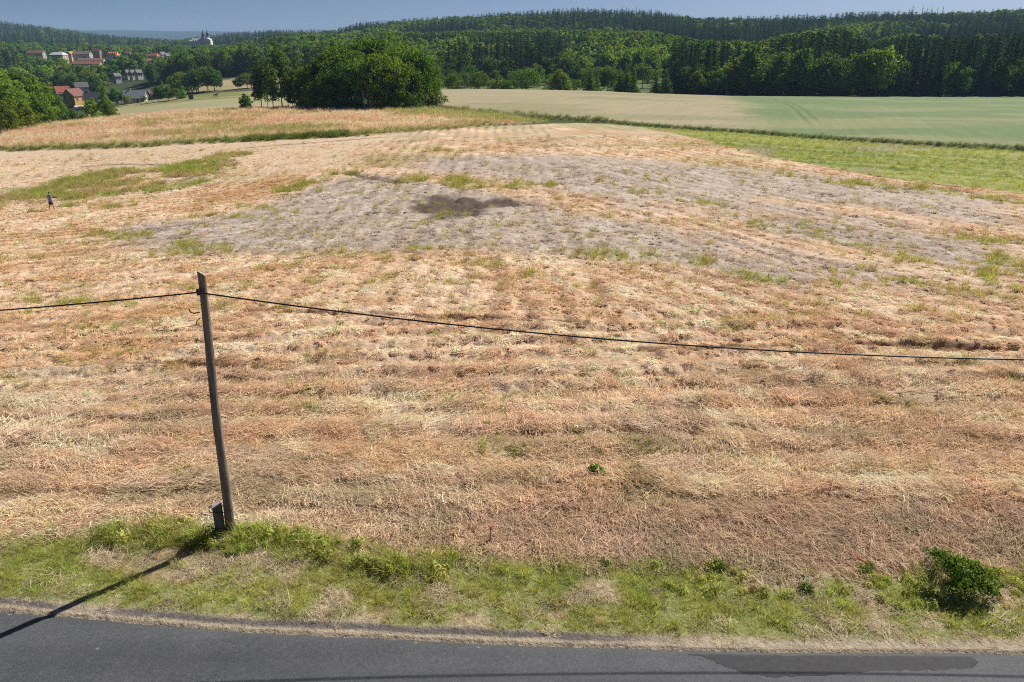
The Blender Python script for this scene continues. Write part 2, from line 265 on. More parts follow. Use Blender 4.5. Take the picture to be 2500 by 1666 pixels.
    # field side of the road
    ry = road_y(x); fy = field_y(x); v = sstep(0.25, -0.25, y - fy + 0.7 * (n1 - 0.5)) * sstep(-2, -1, y - 5.2 + 0 * x + 0)
    kind[(y < fy) & (y > 0)] = 5
    vc = np.empty_like(c); vc[:] = (0.42, 0.34, 0.21); vc = mixc(vc, (0.24, 0.26, 0.085), sstep(0.28, 0.48, fbm(x / 0.9, y / 0.7, 39)) * 0.85)
    e = y - ry + 0.12 * (fbm(x / 0.6, y / 0.6, 40) - 0.5)
    vc = mixc(vc, (0.42, 0.345, 0.25), sstep(0.42, 0.2, e)); vc = mixc(vc, (0.15, 0.13, 0.12), sstep(0.34, 0.24, e) * sstep(0.08, 0.15, e) * sstep(4.0, 1.0, x) * sstep(0.3, 0.45, fbm(x / 1.2, y, 52)))
    vw = sstep(0.2, -0.2, y - fy + 0.5 * (n1 - 0.5))
    c = mixc(c, 0, vw) + vc * vw[..., None]
    kind[y < 5.0] = 6
    return np.clip(c, 0.01, 0.8), kind, dz
def relief(x, y, kind):
    """clods, flattened straw heaps, ruts"""
    st = (kind == 1); r = np.zeros(np.shape(x))
    cl = fbm(x / 0.62, y / 0.85, 51, 3, 0.55); cl2 = fbm(x / 1.9, y / 1.6, 53, 2)
    amp = 0.23 * sstep(15, 19, y) * (0.5 + 0.5 * sstep(20, 26, y)) * sstep(150, 70, y)
    pit = vnoise(x / 0.36 + .5 * y, y / 0.26, 56) * .55 + vnoise(x / 0.2, y / 0.17, 50) * .45
    r += st * amp * (np.abs(cl - 0.5) * 1.2 + (cl2 - 0.5) * 0.5 - 0.33 * sstep(.50, .74, pit) * sstep(18, 22, y) * (.4 + .6 * sstep(.3, .6, cl2)))
    r += st * .09 * np.sin((y - .05 * x) * 2 * np.pi / 1.55 + 2 * fbm(x / 7, y / 7, 10, 2)) * sstep(17, 20, y) * sstep(34, 28, y)
    r -= st * 0.10 * sstep(0.35, 0.1, ldist(L_RUT, x, y)); r -= st * 0.07 * sstep(0.3, 0.1, ldist(L_RUT2, x, y))
    r += st * 0.10 * sstep(0.55, 0.3, ldist(L_RUT, x, y - 0.35)); jn = np.nonzero(y < 48)[0]
    for L in FURROWS: d = ldist(L, x[jn], y[jn]); r[jn] += (st[jn]) * (.10 * sstep(.5, .25, np.abs(d - .45)) * (vnoise(x[jn] / .5, y[jn] / .5, 4)) - .12 * sstep(.3, .08, d))
    r -= st * 0.25 * sstep(1.0, 0.3, ldist(L_DARKLINE, x, y) + 0.8 * (cl2 - 0.5)); r -= st * 0.35 * sstep(2.5, -2.5, sdist(S_SOIL, x, y)) * sstep(0.3, 0.6, cl2)
    r += (kind == 5) * 0.14 * (fbm(x / 0.8, y / 0.8, 54, 3) - 0.45) * sstep(0.1, 0.7, y - road_y(x))
    r += ((kind == 2) | (kind == 4)) * 0.25 * (fbm(x / 1.5, y / 1.5, 55, 3) - 0.5)
    return r
def ground_z(x, y):
    x = np.atleast_1d(np.asarray(x, float)); y = np.atleast_1d(np.asarray(y, float))
    _, k, dz = land(x, y); return height0(x, y) + relief(x, y, k) + dz
def gz(x, y): return float(ground_z(x, y)[0])

# ------------------------------------------------------------------ material helpers
def new_mat(name):
    m = bpy.data.materials.new(name); m.use_nodes = True; nt = m.node_tree
    for n in list(nt.nodes): nt.nodes.remove(n)
    out = nt.nodes.new('ShaderNodeOutputMaterial'); return m, nt, out
class NT:
    def __init__(s, nt): s.nt = nt
    def n(s, t, **kw):
        nd = s.nt.nodes.new(t)
        for k, v in kw.items(): setattr(nd, k, v)
        return nd
    def l(s, a, b): s.nt.links.new(a, b)
    def noise(s, vec, scale, detail=4, rough=0.55):
        nd = s.n('ShaderNodeTexNoise'); nd.inputs['Scale'].default_value = scale; nd.inputs['Detail'].default_value = detail; nd.inputs['Roughness'].default_value = rough
        if vec is not None: s.l(vec, nd.inputs['Vector'])
        return nd.outputs['Fac']
    def mr(s, v, a, b, c, d):
        nd = s.n('ShaderNodeMapRange'); s.l(v, nd.inputs[0])
        for i, q in enumerate((a, b, c, d)): nd.inputs[1 + i].default_value = q
        return nd.outputs[0]
    def mul(s, col, fac):
        nd = s.n('ShaderNodeMix', data_type='RGBA', blend_type='MULTIPLY'); nd.inputs[0].default_value = 1.0
        s.l(col, nd.inputs[6]); s.l(fac, nd.inputs[7]); return nd.outputs[2]
    def mix(s, fac, a, b):
        nd = s.n('ShaderNodeMix', data_type='RGBA')
        if isinstance(fac, float): nd.inputs[0].default_value = fac
        else: s.l(fac, nd.inputs[0])
        for q, i in ((a, 6), (b, 7)):
            if isinstance(q, (tuple, list)): nd.inputs[i].default_value = (*q[:3], 1)
            else: s.l(q, nd.inputs[i])
        return nd.outputs[2]
    def math(s, op, a, b):
        nd = s.n('ShaderNodeMath', operation=op)
        for q, i in ((a, 0), (b, 1)):
            if isinstance(q, (int, float)): nd.inputs[i].default_value = q
            else: s.l(q, nd.inputs[i])
        return nd.outputs[0]
def mat_ground():
    m, nt, out = new_mat('ground'); k = NT(nt)
    at = k.n('ShaderNodeAttribute', attribute_name='land'); pos = k.n('ShaderNodeNewGeometry').outputs['Position']
    f1 = k.mr(k.noise(pos, 9.0, 6, 0.7), 0.25, 0.75, 0.62, 1.36); f2 = k.mr(k.noise(pos, 1.1, 5, 0.6), 0.25, 0.75, 0.86, 1.15)
    col = k.mul(k.mul(at.outputs['Color'], f1), f2)
    hs = k.n('ShaderNodeHueSaturation'); k.l(col, hs.inputs['Color']); k.l(k.mr(k.noise(pos, 2.7, 4), 0.3, 0.7, 0.492, 0.51), hs.inputs['Hue'])
    b = k.n('ShaderNodeBsdfPrincipled'); b.inputs['Roughness'].default_value = 0.95; b.inputs['Specular IOR Level'].default_value = 0.1
    k.l(hs.outputs[0], b.inputs['Base Color'])
    bp = k.n('ShaderNodeBump'); bp.inputs['Strength'].default_value = 0.9; bp.inputs['Distance'].default_value = 0.11
    hgt = k.math('ADD', k.noise(pos, 3.2, 6, 0.72), k.math('MULTIPLY', k.noise(pos, 17.0, 4, 0.7), 0.35)); k.l(hgt, bp.inputs['Height']); k.l(bp.outputs[0], b.inputs['Normal'])
    k.l(b.outputs[0], out.inputs[0]); return m
def mat_plain(name, col, rough=0.8, var=0.15, scale=2.0, bump=0.0, bscale=8.0, spec=0.3, stretch=None, metal=0.0, streak=None):
    m, nt, out = new_mat(name); k = NT(nt)
    tc = k.n('ShaderNodeTexCoord').outputs['Object']
    if stretch:
        mp = k.n('ShaderNodeMapping'); mp.inputs['Scale'].default_value = stretch; k.l(tc, mp.inputs[0]); tc = mp.outputs[0]
    rgb = k.n('ShaderNodeRGB'); rgb.outputs[0].default_value = (*col, 1)
    c = k.mul(rgb.outputs[0], k.mr(k.noise(tc, scale, 6, 0.65), 0.25, 0.75, 1 - var, 1 + var))
    if streak: c = k.mix(k.mr(k.noise(tc, scale * 0.6, 8, 0.8), 0.45, 0.7, 0, 0.85), c, streak)
    b = k.n('ShaderNodeBsdfPrincipled'); k.l(c, b.inputs['Base Color']); b.inputs['Roughness'].default_value = rough; b.inputs['Specular IOR Level'].default_value = spec; b.inputs['Metallic'].default_value = metal
    if bump:
        bp = k.n('ShaderNodeBump'); bp.inputs['Strength'].default_value = bump; bp.inputs['Distance'].default_value = 0.03; k.l(k.noise(tc, bscale, 6, 0.7), bp.inputs['Height']); k.l(bp.outputs[0], b.inputs['Normal'])
    k.l(b.outputs[0], out.inputs[0]); return m
def mat_leaf(name, c0, c1, trans=0.35, tint=False, hue=0.02):
    """thin leaf or stalk: diffuse plus light passing through; every plant differs a little"""
    m, nt, out = new_mat(name); k = NT(nt)
    oi = k.n('ShaderNodeObjectInfo').outputs['Random']; pos = k.n('ShaderNodeNewGeometry')
    tc = k.n('ShaderNodeTexCoord').outputs['Object']
    col = k.mix(oi, c0, c1)
    if tint:
        at = k.n('ShaderNodeAttribute', attribute_name='tint'); at.attribute_type = 'INSTANCER'; col = at.outputs['Color']
    col = k.mul(col, k.mr(pos.outputs['Random Per Island'], 0, 1, 0.7, 1.3)); col = k.mul(col, k.mr(k.noise(tc, 0.7, 3), 0.3, 0.7, 0.82, 1.18))
    if not tint:
        ol = k.n('ShaderNodeObjectInfo').outputs['Location']; col = k.mul(col, k.mr(k.noise(ol, .011, 3), .35, .65, .68, 1.42))
    hs = k.n('ShaderNodeHueSaturation'); k.l(col, hs.inputs['Color']); k.l(k.mr(k.math('FRACT', k.math('MULTIPLY', oi, 17.31), 0), 0, 1, 0.5 - hue, 0.5 + hue), hs.inputs['Hue'])
    d = k.n('ShaderNodeBsdfDiffuse'); t = k.n('ShaderNodeBsdfTranslucent'); mx = k.n('ShaderNodeMixShader'); mx.inputs[0].default_value = trans
    k.l(hs.outputs[0], d.inputs[0]); warm = k.mul(hs.outputs[0], k.n('ShaderNodeRGB').outputs[0]); nt.nodes[-1]
    for nd in nt.nodes:
        if nd.type == 'RGB': nd.outputs[0].default_value = (1.25, 1.2, 0.6, 1) if not tint else (1.1, 1.05, 0.9, 1)
    k.l(warm, t.inputs[0]); k.l(d.outputs[0], mx.inputs[1]); k.l(t.outputs[0], mx.inputs[2]); k.l(mx.outputs[0], out.inputs[0]); return m

M = {}
M['ground'] = mat_ground()
M['straw'] = mat_leaf('straw', (.5, .4, .25), (.6, .45, .3), 0.25, True, 0.005)
M['grass'] = mat_leaf('grass', (.1, .16, .03), (.2, .2, .06), 0.5, True, 0.02)
M['leaf'] = mat_leaf('leaf', (.075, .155, .032), (.20, .285, .050), 0.40, False, 0.03)
M['leaf_dark'] = mat_leaf('leaf_dark', (.100, .195, .032), (.175, .275, .042), 0.44)
M['leaf_birch'] = mat_leaf('leaf_birch', (.11, .185, .05), (.15, .225, .06), 0.38)
M['needle'] = mat_leaf('needle', (.030, .064, .034), (.058, .098, .042), 0.2)
M['leaf_bush'] = mat_leaf('leaf_bush', (.16, .25, .05), (.18, .27, .055), 0.42)
M['leaf_weed'] = mat_leaf('leaf_weed', (.13, .22, .03), (.17, .26, .04), 0.35)
M['bark'] = mat_plain('bark', (.11, .085, .065), 0.9, 0.35, 3.0)
M['bark_birch'] = mat_plain('bark_birch', (.42, .40, .36), 0.8, 0.4, 2.0)

# ------------------------------------------------------------------ object helpers
def mesh_np(name, verts, faces, mat, smooth=False):
    """faces: (n,3) or (n,4) array"""
    me = bpy.data.meshes.new(name); verts = np.asarray(verts, np.float32); faces = np.asarray(faces, np.int32)
    k = faces.shape[1]; n = len(faces)
    me.vertices.add(len(verts)); me.vertices.foreach_set('co', verts.ravel())
    me.loops.add(n * k); me.loops.foreach_set('vertex_index', faces.ravel())
    me.polygons.add(n); me.polygons.foreach_set('loop_start', np.arange(0, n * k, k, dtype=np.int32)); me.polygons.foreach_set('loop_total', np.full(n, k, np.int32))
    if smooth: me.polygons.foreach_set('use_smooth', np.ones(n, bool))
    me.update(calc_edges=True)
    if mat is not None: me.materials.append(mat)
    return me
def link(name, me, parent=None, loc=None, rot=None, scl=None):
    o = bpy.data.objects.new(name, me); COL.objects.link(o)
    if parent is not None: o.parent = parent
    if loc is not None: o.location = loc
    if rot is not None: o.rotation_euler = rot
    if scl is not None: o.scale = (scl, scl, scl) if isinstance(scl, (int, float)) else scl
    return o
def tag(o, label=None, cat=None, group=None, kind=None):
    if label: o['label'] = label
    if cat: o['category'] = cat
    if group: o['group'] = group
    if kind: o['kind'] = kind
    return o
class MB:
    """collects simple shapes into one mesh"""
    def __init__(s): s.v = []; s.f = []
    def add(s, vs, fs):
        b = len(s.v); s.v += [tuple(v) for v in vs]; s.f += [tuple(b + i for i in f) for f in fs]; return s
    def box(s, x0, x1, y0, y1, z0, z1):
        v = [(x, y, z) for z in (z0, z1) for y in (y0, y1) for x in (x0, x1)]
        return s.add(v, [(0, 2, 3, 1), (4, 5, 7, 6), (0, 1, 5, 4), (2, 6, 7, 3), (0, 4, 6, 2), (1, 3, 7, 5)])
    def tube(s, pts, rad, n=8, cap=True, jit=0.0):
        pts = [Vector(p) for p in pts]; rings = []
        for i, p in enumerate(pts):
            t = (pts[min(i + 1, len(pts) - 1)] - pts[max(i - 1, 0)]).normalized()
            a = t.orthogonal().normalized() if i == 0 else (rings_a - t * rings_a.dot(t)).normalized()
            rings_a = a; b = t.cross(a); r = rad[i] if isinstance(rad, (list, tuple)) else rad
            rings.append([p + (a * math.cos(2 * math.pi * k / n) + b * math.sin(2 * math.pi * k / n)) * r * (1 + random.uniform(-jit, jit)) for k in range(n)])
        vs = [v for r in rings for v in r]; fs = []
        for i in range(len(rings) - 1):
            for k in range(n): fs.append((i * n + k, i * n + (k + 1) % n, (i + 1) * n + (k + 1) % n, (i + 1) * n + k))
        if cap: fs += [tuple(reversed(range(n))), tuple((len(rings) - 1) * n + k for k in range(n))]
        return s.add(vs, fs)
    def prism(s, poly, y0, y1):
        """polygon in xz swept along y"""
        n = len(poly); v = [(x, y0, z) for x, z in poly] + [(x, y1, z) for x, z in poly]
        return s.add(v, [tuple(range(n)), tuple(reversed(range(n, 2 * n)))] + [((i + 1) % n, i, n + i, n + (i + 1) % n) for i in range(n)])
    def lathe(s, prof, n=16):
        vs = [(r * math.cos(2 * math.pi * k / n), r * math.sin(2 * math.pi * k / n), z) for r, z in prof for k in range(n)]
        fs = [(i * n + k, i * n + (k + 1) % n, (i + 1) * n + (k + 1) % n, (i + 1) * n + k) for i in range(len(prof) - 1) for k in range(n)]
        return s.add(vs, fs)
    def mesh(s, name, mat, smooth=False):
        me = bpy.data.meshes.new(name); me.from_pydata(s.v, [], s.f); me.update()
        bm = bmesh.new(); bm.from_mesh(me); bmesh.ops.recalc_face_normals(bm, faces=bm.faces); bm.to_mesh(me); bm.free()
        if smooth: me.polygons.foreach_set('use_smooth', np.ones(len(me.polygons), bool))
        me.materials.append(mat); return me
    def build(s, name, mat, parent=None, smooth=False, **kw): return link(name, s.mesh(name, mat, smooth), parent, **kw)
def empty(name, loc, rz=0.0):
    o = bpy.data.objects.new(name, None); COL.objects.link(o); o.location = loc; o.rotation_euler = (0, 0, rz); o.empty_display_size = 0.2; return o

def scatter(name, pts, rot, scl, tint, templates, idx, label, cat):
    """uncountable cover (grass, straw): one object that instances small tufts on its points"""
    n = len(pts)
    me = bpy.data.meshes.new(name); me.vertices.add(n); me.vertices.foreach_set('co', np.asarray(pts, np.float32).ravel())
    a = me.attributes.new('rot', 'FLOAT_VECTOR', 'POINT'); a.data.foreach_set('vector', np.asarray(rot, np.float32).ravel())
    a = me.attributes.new('scl', 'FLOAT_VECTOR', 'POINT'); sc = np.asarray(scl, np.float32); sc = np.repeat(sc[:, None], 3, 1) if sc.ndim == 1 else sc; a.data.foreach_set('vector', np.ascontiguousarray(sc, np.float32).ravel())
    a = me.attributes.new('idx', 'INT', 'POINT'); a.data.foreach_set('value', np.asarray(idx, np.int32))
    a = me.attributes.new('tint', 'FLOAT_COLOR', 'POINT'); t = np.ones((n, 4), np.float32); t[:, :3] = tint if tint is not None else 0.5; a.data.foreach_set('color', t.ravel())
    o = link(name, me); col = bpy.data.collections.new(name + '_pieces')
    for i, tm in enumerate(templates):
        col.objects.link(bpy.data.objects.new('%s_piece_%02d' % (name, i), tm))
    ng = bpy.data.node_groups.new(name, 'GeometryNodeTree')
    ng.interface.new_socket('Geometry', in_out='INPUT', socket_type='NodeSocketGeometry'); ng.interface.new_socket('Geometry', in_out='OUTPUT', socket_type='NodeSocketGeometry')
    N = ng.nodes; gi = N.new('NodeGroupInput'); go = N.new('NodeGroupOutput'); ip = N.new('GeometryNodeInstanceOnPoints'); ci = N.new('GeometryNodeCollectionInfo')
    ci.inputs[0].default_value = col; ci.inputs[1].default_value = True; ci.inputs[2].default_value = True
    def attr(nm, ty):
        q = N.new('GeometryNodeInputNamedAttribute'); q.data_type = ty; q.inputs[0].default_value = nm; return q.outputs[0]
    L = ng.links; L.new(gi.outputs[0], ip.inputs['Points']); L.new(ci.outputs[0], ip.inputs['Instance']); ip.inputs['Pick Instance'].default_value = True
    L.new(attr('idx', 'INT'), ip.inputs['Instance Index']); L.new(attr('scl', 'FLOAT_VECTOR'), ip.inputs['Scale'])
    er = N.new('FunctionNodeEulerToRotation'); L.new(attr('rot', 'FLOAT_VECTOR'), er.inputs[0]); L.new(er.outputs[0], ip.inputs['Rotation']); L.new(ip.outputs[0], go.inputs[0])
    md = o.modifiers.new('pieces', 'NODES'); md.node_group = ng
    return tag(o, label, cat, kind='stuff')

# ------------------------------------------------------------------ the land sheet, split into its fields
def build_land():
    ys = np.concatenate([np.linspace(-90, 4, 12), np.exp(np.linspace(math.log(5.0), math.log(10.0), 12)), np.exp(np.linspace(math.log(10.4), math.log(60), 470)), np.exp(np.linspace(math.log(60.6), math.log(400), 240)), np.exp(np.linspace(math.log(406), math.log(9350), 170))])
    a = np.linspace(-0.78, 0.78, 960); tail = np.array([3, 8, 18, 40, 80, 140.0])
    A = np.concatenate([np.full(6, -0.78), a, np.full(6, 0.78)]); T = np.concatenate([-tail[::-1], np.zeros(960), tail])
    Y = np.repeat(ys[:, None], len(A), 1); X = A[None] * (np.maximum(Y, 5) + 15) + T[None]
    x = X.ravel(); y = Y.ravel()
    c, kind, dz = land(x, y); z = height0(x, y) + relief(x, y, kind) + dz
    # the roadway itself is a sheet of its own, the ground lies a little below it
    z = np.where((y < road_y(x) - 0.02) & (y > 5.2), -0.06, z); z = np.where(y <= 5.2, -0.02, z)
    nr, nc = Y.shape; I = np.arange(nr * nc).reshape(nr, nc)
    F = np.stack([I[:-1, :-1], I[:-1, 1:], I[1:, 1:], I[1:, :-1]], -1).reshape(-1, 4)
    V = np.stack([x, y, z], 1); fk = kind[F[:, 0]]
    names = {0: 'terrain', 1: 'stubble_field', 2: 'dry_meadow', 3: 'grain_field', 4: 'grass_strip', 5: 'road_verge', 6: 'ground', 7: 'pasture', 8: 'pale_crop_field'}
    for k, nm in names.items():
        f = F[fk == k]
        if not len(f): continue
        u, inv = np.unique(f.ravel(), return_inverse=True)
        me = mesh_np(nm, V[u], inv.reshape(-1, 4), M['ground'], True)
        at = me.color_attributes.new('land', 'FLOAT_COLOR', 'POINT'); cc = np.ones((len(u), 4), np.float32); cc[:, :3] = c[u]; at.data.foreach_set('color', cc.ravel())
        tag(link(nm, me), kind='structure')
build_land()

def build_road():
    xs = np.linspace(-58, 58, 700); n = len(xs)
    e = road_y(xs) + 0.05 * (fbm(xs / 0.35, xs * 0, 61, 3) - 0.5) + 0.05 * (fbm(xs / 2.0, xs * 0, 62) - 0.5)
    ts = [0, 0.03, 0.1, 0.25, 0.45, 0.65, 0.85, 0.97, 1.0]
    V = []
    for t in ts:
        yy = e * (1 - t) + (e - 6.0) * t
        zz = 0.0 + 0.05 * (1 - (2 * t - 1) ** 2) + (0 if 0 < t < 1 else -0.06); V.append(np.stack([xs, yy, np.full(n, zz)], 1))
    V = np.concatenate(V); I = np.arange(len(ts) * n).reshape(len(ts), n)
    F = np.stack([I[1:, :-1], I[1:, 1:], I[:-1, 1:], I[:-1, :-1]], -1).reshape(-1, 4)
    m, nt, out = new_mat('asphalt'); k = NT(nt); pos = k.n('ShaderNodeNewGeometry').outputs['Position']
    base = k.mix(k.mr(k.noise(pos, 0.9, 5, 0.6), 0.3, 0.7, 0, 1), (.060, .064, .070), (.080, .083, .088))
    base = k.mul(base, k.mr(k.noise(pos, 42, 3, 0.85), 0.3, 0.7, 0.5, 1.55))
    base = k.mul(base, k.mr(k.noise(pos, 13, 3, 0.8), 0.3, 0.7, 0.78, 1.24)); mpp = k.n('ShaderNodeMapping'); mpp.inputs['Scale'].default_value = (.12, 1.6, 1); k.l(pos, mpp.inputs[0]); base = k.mul(base, k.mr(k.noise(mpp.outputs[0], 1.0, 4, 0.6), 0.3, 0.7, 0.84, 1.18))
    vo = k.n('ShaderNodeTexVoronoi'); vo.inputs['Scale'].default_value = 24; k.l(pos, vo.inputs['Vector'])
    base = k.mix(k.mr(vo.outputs['Distance'], 0.10, 0.16, 0.55, 0.0), base, (.30, .29, .27))
    vo2 = k.n('ShaderNodeTexVoronoi'); vo2.inputs['Scale'].default_value = 1.1; vo2.inputs['Randomness'].default_value = 1; k.l(pos, vo2.inputs['Vector'])
    base = k.mix(k.mr(vo2.outputs['Distance'], 0.03, 0.06, 0.7, 0.0), base, (.33, .32, .29))
    b = k.n('ShaderNodeBsdfPrincipled'); b.inputs['Roughness'].default_value = 0.75; b.inputs['Specular IOR Level'].default_value = 0.35; k.l(base, b.inputs['Base Color'])
    bp = k.n('ShaderNodeBump'); bp.inputs['Strength'].default_value = 0.6; bp.inputs['Distance'].default_value = 0.012; k.l(k.noise(pos, 60, 4, 0.8), bp.inputs['Height']); k.l(bp.outputs[0], b.inputs['Normal']); k.l(b.outputs[0], out.inputs[0])
    road = tag(link('road', mesh_np('road', V, F, m, True)), kind='structure')
    # repaired strip of darker tar
    m2 = mat_plain('tar_patch', (.041, .041, .044), 0.72, 0.4, 9.0, 0.5, 60)
    gx, gy = np.meshgrid(np.arange(2.9, 8.6, .03), np.arange(10.45, 11.2, .025)); sh = gx.shape; gx = gx.ravel(); gy = gy.ravel()
    dd = sdist(S_ASPHALTPATCH, gx, gy) + .07 * (fbm(gx / .15, gy / .1, 63, 3) - .5); q = np.clip((road_y(gx) - gy) / 6.0, .012, 1); J = np.arange(len(gx)).reshape(sh)
    F = np.stack([J[:-1, :-1], J[:-1, 1:], J[1:, 1:], J[1:, :-1]], -1).reshape(-1, 4); F = F[(dd[F] < 0).all(1) & ((road_y(gx) - gy)[F] > .07).all(1)]
    gzv = np.interp(q, ts, [(-.06 if w in (0, 1.0) else .05 * (1 - (2 * w - 1) ** 2)) for w in ts]) + .004
    u, inv = np.unique(F.ravel(), return_inverse=True); link('tar_patch', mesh_np('tar_patch', np.stack([gx, gy, gzv], 1)[u], inv.reshape(-1, 4), m2, True), road)
build_road()

# ------------------------------------------------------------------ plant shapes
def quads(cen, nrm, size, aspect=1.0, r=None):
    r = r or rng; n = len(cen); nrm = nrm / (np.linalg.norm(nrm, axis=1, keepdims=True) + 1e-9)
    ref = r.normal(size=(n, 3)); u = np.cross(nrm, ref); u /= np.linalg.norm(u, axis=1, keepdims=True) + 1e-9; v = np.cross(nrm, u)
    s = np.broadcast_to(np.asarray(size, float), (n,))[:, None] * 0.5
    V = np.stack([cen - u * s * aspect, cen + v * s, cen + u * s * aspect, cen - v * s], 1).reshape(-1, 3)
    return V, np.arange(n * 4).reshape(-1, 4)
def crown_mesh(name, h, w, base, nclump, nleaf, leaf, mat, seed, shape=1.0, low=0.0, irregular=0.22, clump=0.2, droop=0.0):
    """crown of many leaf sprays gathered in clumps, with gaps between"""
    r = np.random.default_rng(seed); hh = (h - base) / 2; C = []
    while len(C) < nclump:
        p = r.normal(size=3); p /= np.linalg.norm(p); rad = r.uniform(0.45, 0.92) * (1 + irregular * r.normal())
        p = p * rad
        if p[2] < -0.75 + low * 0.2: continue
        taper = 1.0 - shape * max(0, p[2]) * 0.55 - max(0, -p[2]) * 0.25 * (1 - low) + max(0, -p[2]) * 0.35 * low
        C.append((p[0] * w / 2 * taper, p[1] * w / 2 * taper, base + hh + p[2] * hh))
    C = np.array(C); R = clump * w * r.uniform(0.6, 1.25, nclump); R = np.minimum(R, (h - base) * 0.3)
    C[:, 2] = np.clip(C[:, 2], base * 0.8 + R * 0.4, h - R * 0.75)
    k = r.integers(0, nclump, nleaf); d = r.normal(size=(nleaf, 3)); d[:, 2] = d[:, 2] * 0.9 + 0.15; d /= np.linalg.norm(d, axis=1, keepdims=True)
    rad = R[k] * (0.55 + 0.5 * r.random(nleaf) ** 0.6) * (1 + 0.25 * r.normal(size=nleaf) * (r.random(nleaf) < 0.3))
    P = C[k] + d * rad[:, None] * np.array([1, 1, 0.8]); P[:, 2] -= droop * (np.abs(d[:, 0]) + np.abs(d[:, 1])) * R[k]
    P[:, 2] = np.maximum(P[:, 2], 0.05 * h * (1 - low) + 0.15)
    nm = d + 0.38 * r.normal(size=(nleaf, 3)); V, F = quads(P, nm, leaf * r.uniform(0.6, 1.35, nleaf), 0.75, r)
    return mesh_np(name, V, F, mat), C
def trunk_mesh(name, h, rad, C, mat, seed, frac=0.75, nlimb=9, lean=0.02):
    r = random.Random(seed); b = MB(); top = Vector((r.uniform(-lean, lean) * h, r.uniform(-lean, lean) * h, h * frac)); pts = []
    for i in range(6):
        t = i / 5; pts.append(Vector((top.x * t * t + r.uniform(-.01, .01) * h * t, top.y * t * t + r.uniform(-.01, .01) * h * t, top.z * t - (0.4 if i == 0 else 0))))
    b.tube(pts, [rad * (1.25 if i == 0 else 1 - 0.8 * i / 5) for i in range(6)], 7)
    for j in range(min(nlimb, len(C))):
        c = Vector(C[r.randrange(len(C))]); t = min(0.95, max(0.3, (c.z * 0.75) / (h * frac))); i = min(4, int(t * 5)); p = pts[i].lerp(pts[i + 1], t * 5 - i)
        b.tube([p, p.lerp(c, 0.55) + Vector((0, 0, 0.03 * h)), c], [rad * 0.38, rad * 0.22, rad * 0.08], 5, False)
    return b.mesh(name, mat, True)
def spruce_mesh(name, h, w, mat, seed, whorls=22, arms=9, seg=3, base=0.04, gap=0.0, full=0.85):
    r = np.random.default_rng(seed); P = []; N = []; S = []
    for i in range(whorls):
        t = (i + r.uniform(-.3, .3)) / whorls; z = h * (base + (0.985 - base) * t); R = w / 2 * (1 - t) ** full * r.uniform(0.8, 1.12) + 0.012 * h
        for j in range(arms):
            if r.random() < 0.12 + gap: continue
            a = 2 * math.pi * (j + r.uniform(-.4, .4)) / arms + i; Rj = R * r.uniform(0.7, 1.15)
            for q in range(seg):
                f = (q + 0.6) / seg; rr = Rj * f
                P.append((rr * math.cos(a), rr * math.sin(a), z - Rj * 0.38 * f + 0.12 * Rj * f * f + r.uniform(-.1, .1) * R))
                N.append((0.75 * math.cos(a) + r.normal() * .3, 0.75 * math.sin(a) + r.normal() * .3, 0.75 + r.normal() * .25)); S.append(max(0.028 * h, Rj * 1.15 / seg) * r.uniform(0.8, 1.3))
    P.append((0, 0, h * 0.985)); N.append((1, 0, 0.1)); S.append(0.03 * h); P.append((0, 0, h * 0.985)); N.append((0, 1, 0.1)); S.append(0.03 * h)
    V, F = quads(np.array(P), np.array(N), np.array(S), 0.8, r); return mesh_np(name, V, F, mat)
def pole_trunk(name, h, rad, mat): return MB().tube([(0, 0, -0.5), (0, 0, h * 0.5), (0, 0, h * 0.96)], [rad * 1.1, rad * 0.65, rad * 0.12], 6).mesh(name, mat, True)

KIND = {}     # kind -> list of (crown mesh, trunk mesh, height)
def reg(kind, crown, trunk, h): KIND.setdefault(kind, []).append((crown, trunk, h))
for i in range(4):   # big copse broadleaves (fine leaves, near)
    h = 16.0; c, C = crown_mesh('crown', h, 11.5 + i * 0.7, 0.2, 44, 7500, 0.60, M['leaf_dark'], 100 + i, 0.7, 1.0, 0.16, 0.19); reg('copse', c, trunk_mesh('trunk', h, 0.26, C, M['bark'], i, 0.8, 12), h)
for i in range(3):   # left foreground broadleaves
    h = 12.0; c, C = crown_mesh('crown', h, 9.5 + i, 0.1, 64, 5600, 0.56, M['leaf'], 120 + i, 0.75, 1.0, 0.18, 0.16); reg('bushy', c, trunk_mesh('trunk', h, 0.22, C, M['bark'], 10 + i, 0.7, 10), h)
for i in range(3):   # tall loose birches
    h = 17.0; c, C = crown_mesh('crown', h, 5.6 + 0.5 * i, 1.2, 46, 3600, 0.5, M['leaf_birch'], 140 + i, 0.9, 0.4, 0.25, 0.2, 0.25); reg('birch', c, trunk_mesh('trunk', h, 0.16, C, M['bark_birch'], 20 + i, 0.88, 12), h)
for i in range(4):   # general broadleaf
    h = 15.0; c, C = crown_mesh('crown', h, 9.5 + i * 0.6, 1.0, 40, 2400, 0.85, M['leaf'], 160 + i, 0.75, 0.5, 0.18, 0.2); reg('broad', c, trunk_mesh('trunk', h, 0.24, C, M['bark'], 30 + i, 0.75, 7), h)
for i in range(2):   # slender light broadleaf
    h = 17.0; c, C = crown_mesh('crown', h, 5.5 + i, 1.0, 34, 1900, 0.75, M['leaf'], 180 + i, 1.0, 0.5, 0.2, 0.24, 0.2); reg('slender', c, trunk_mesh('trunk', h, 0.18, C, M['bark'], 40 + i, 0.85, 6), h)
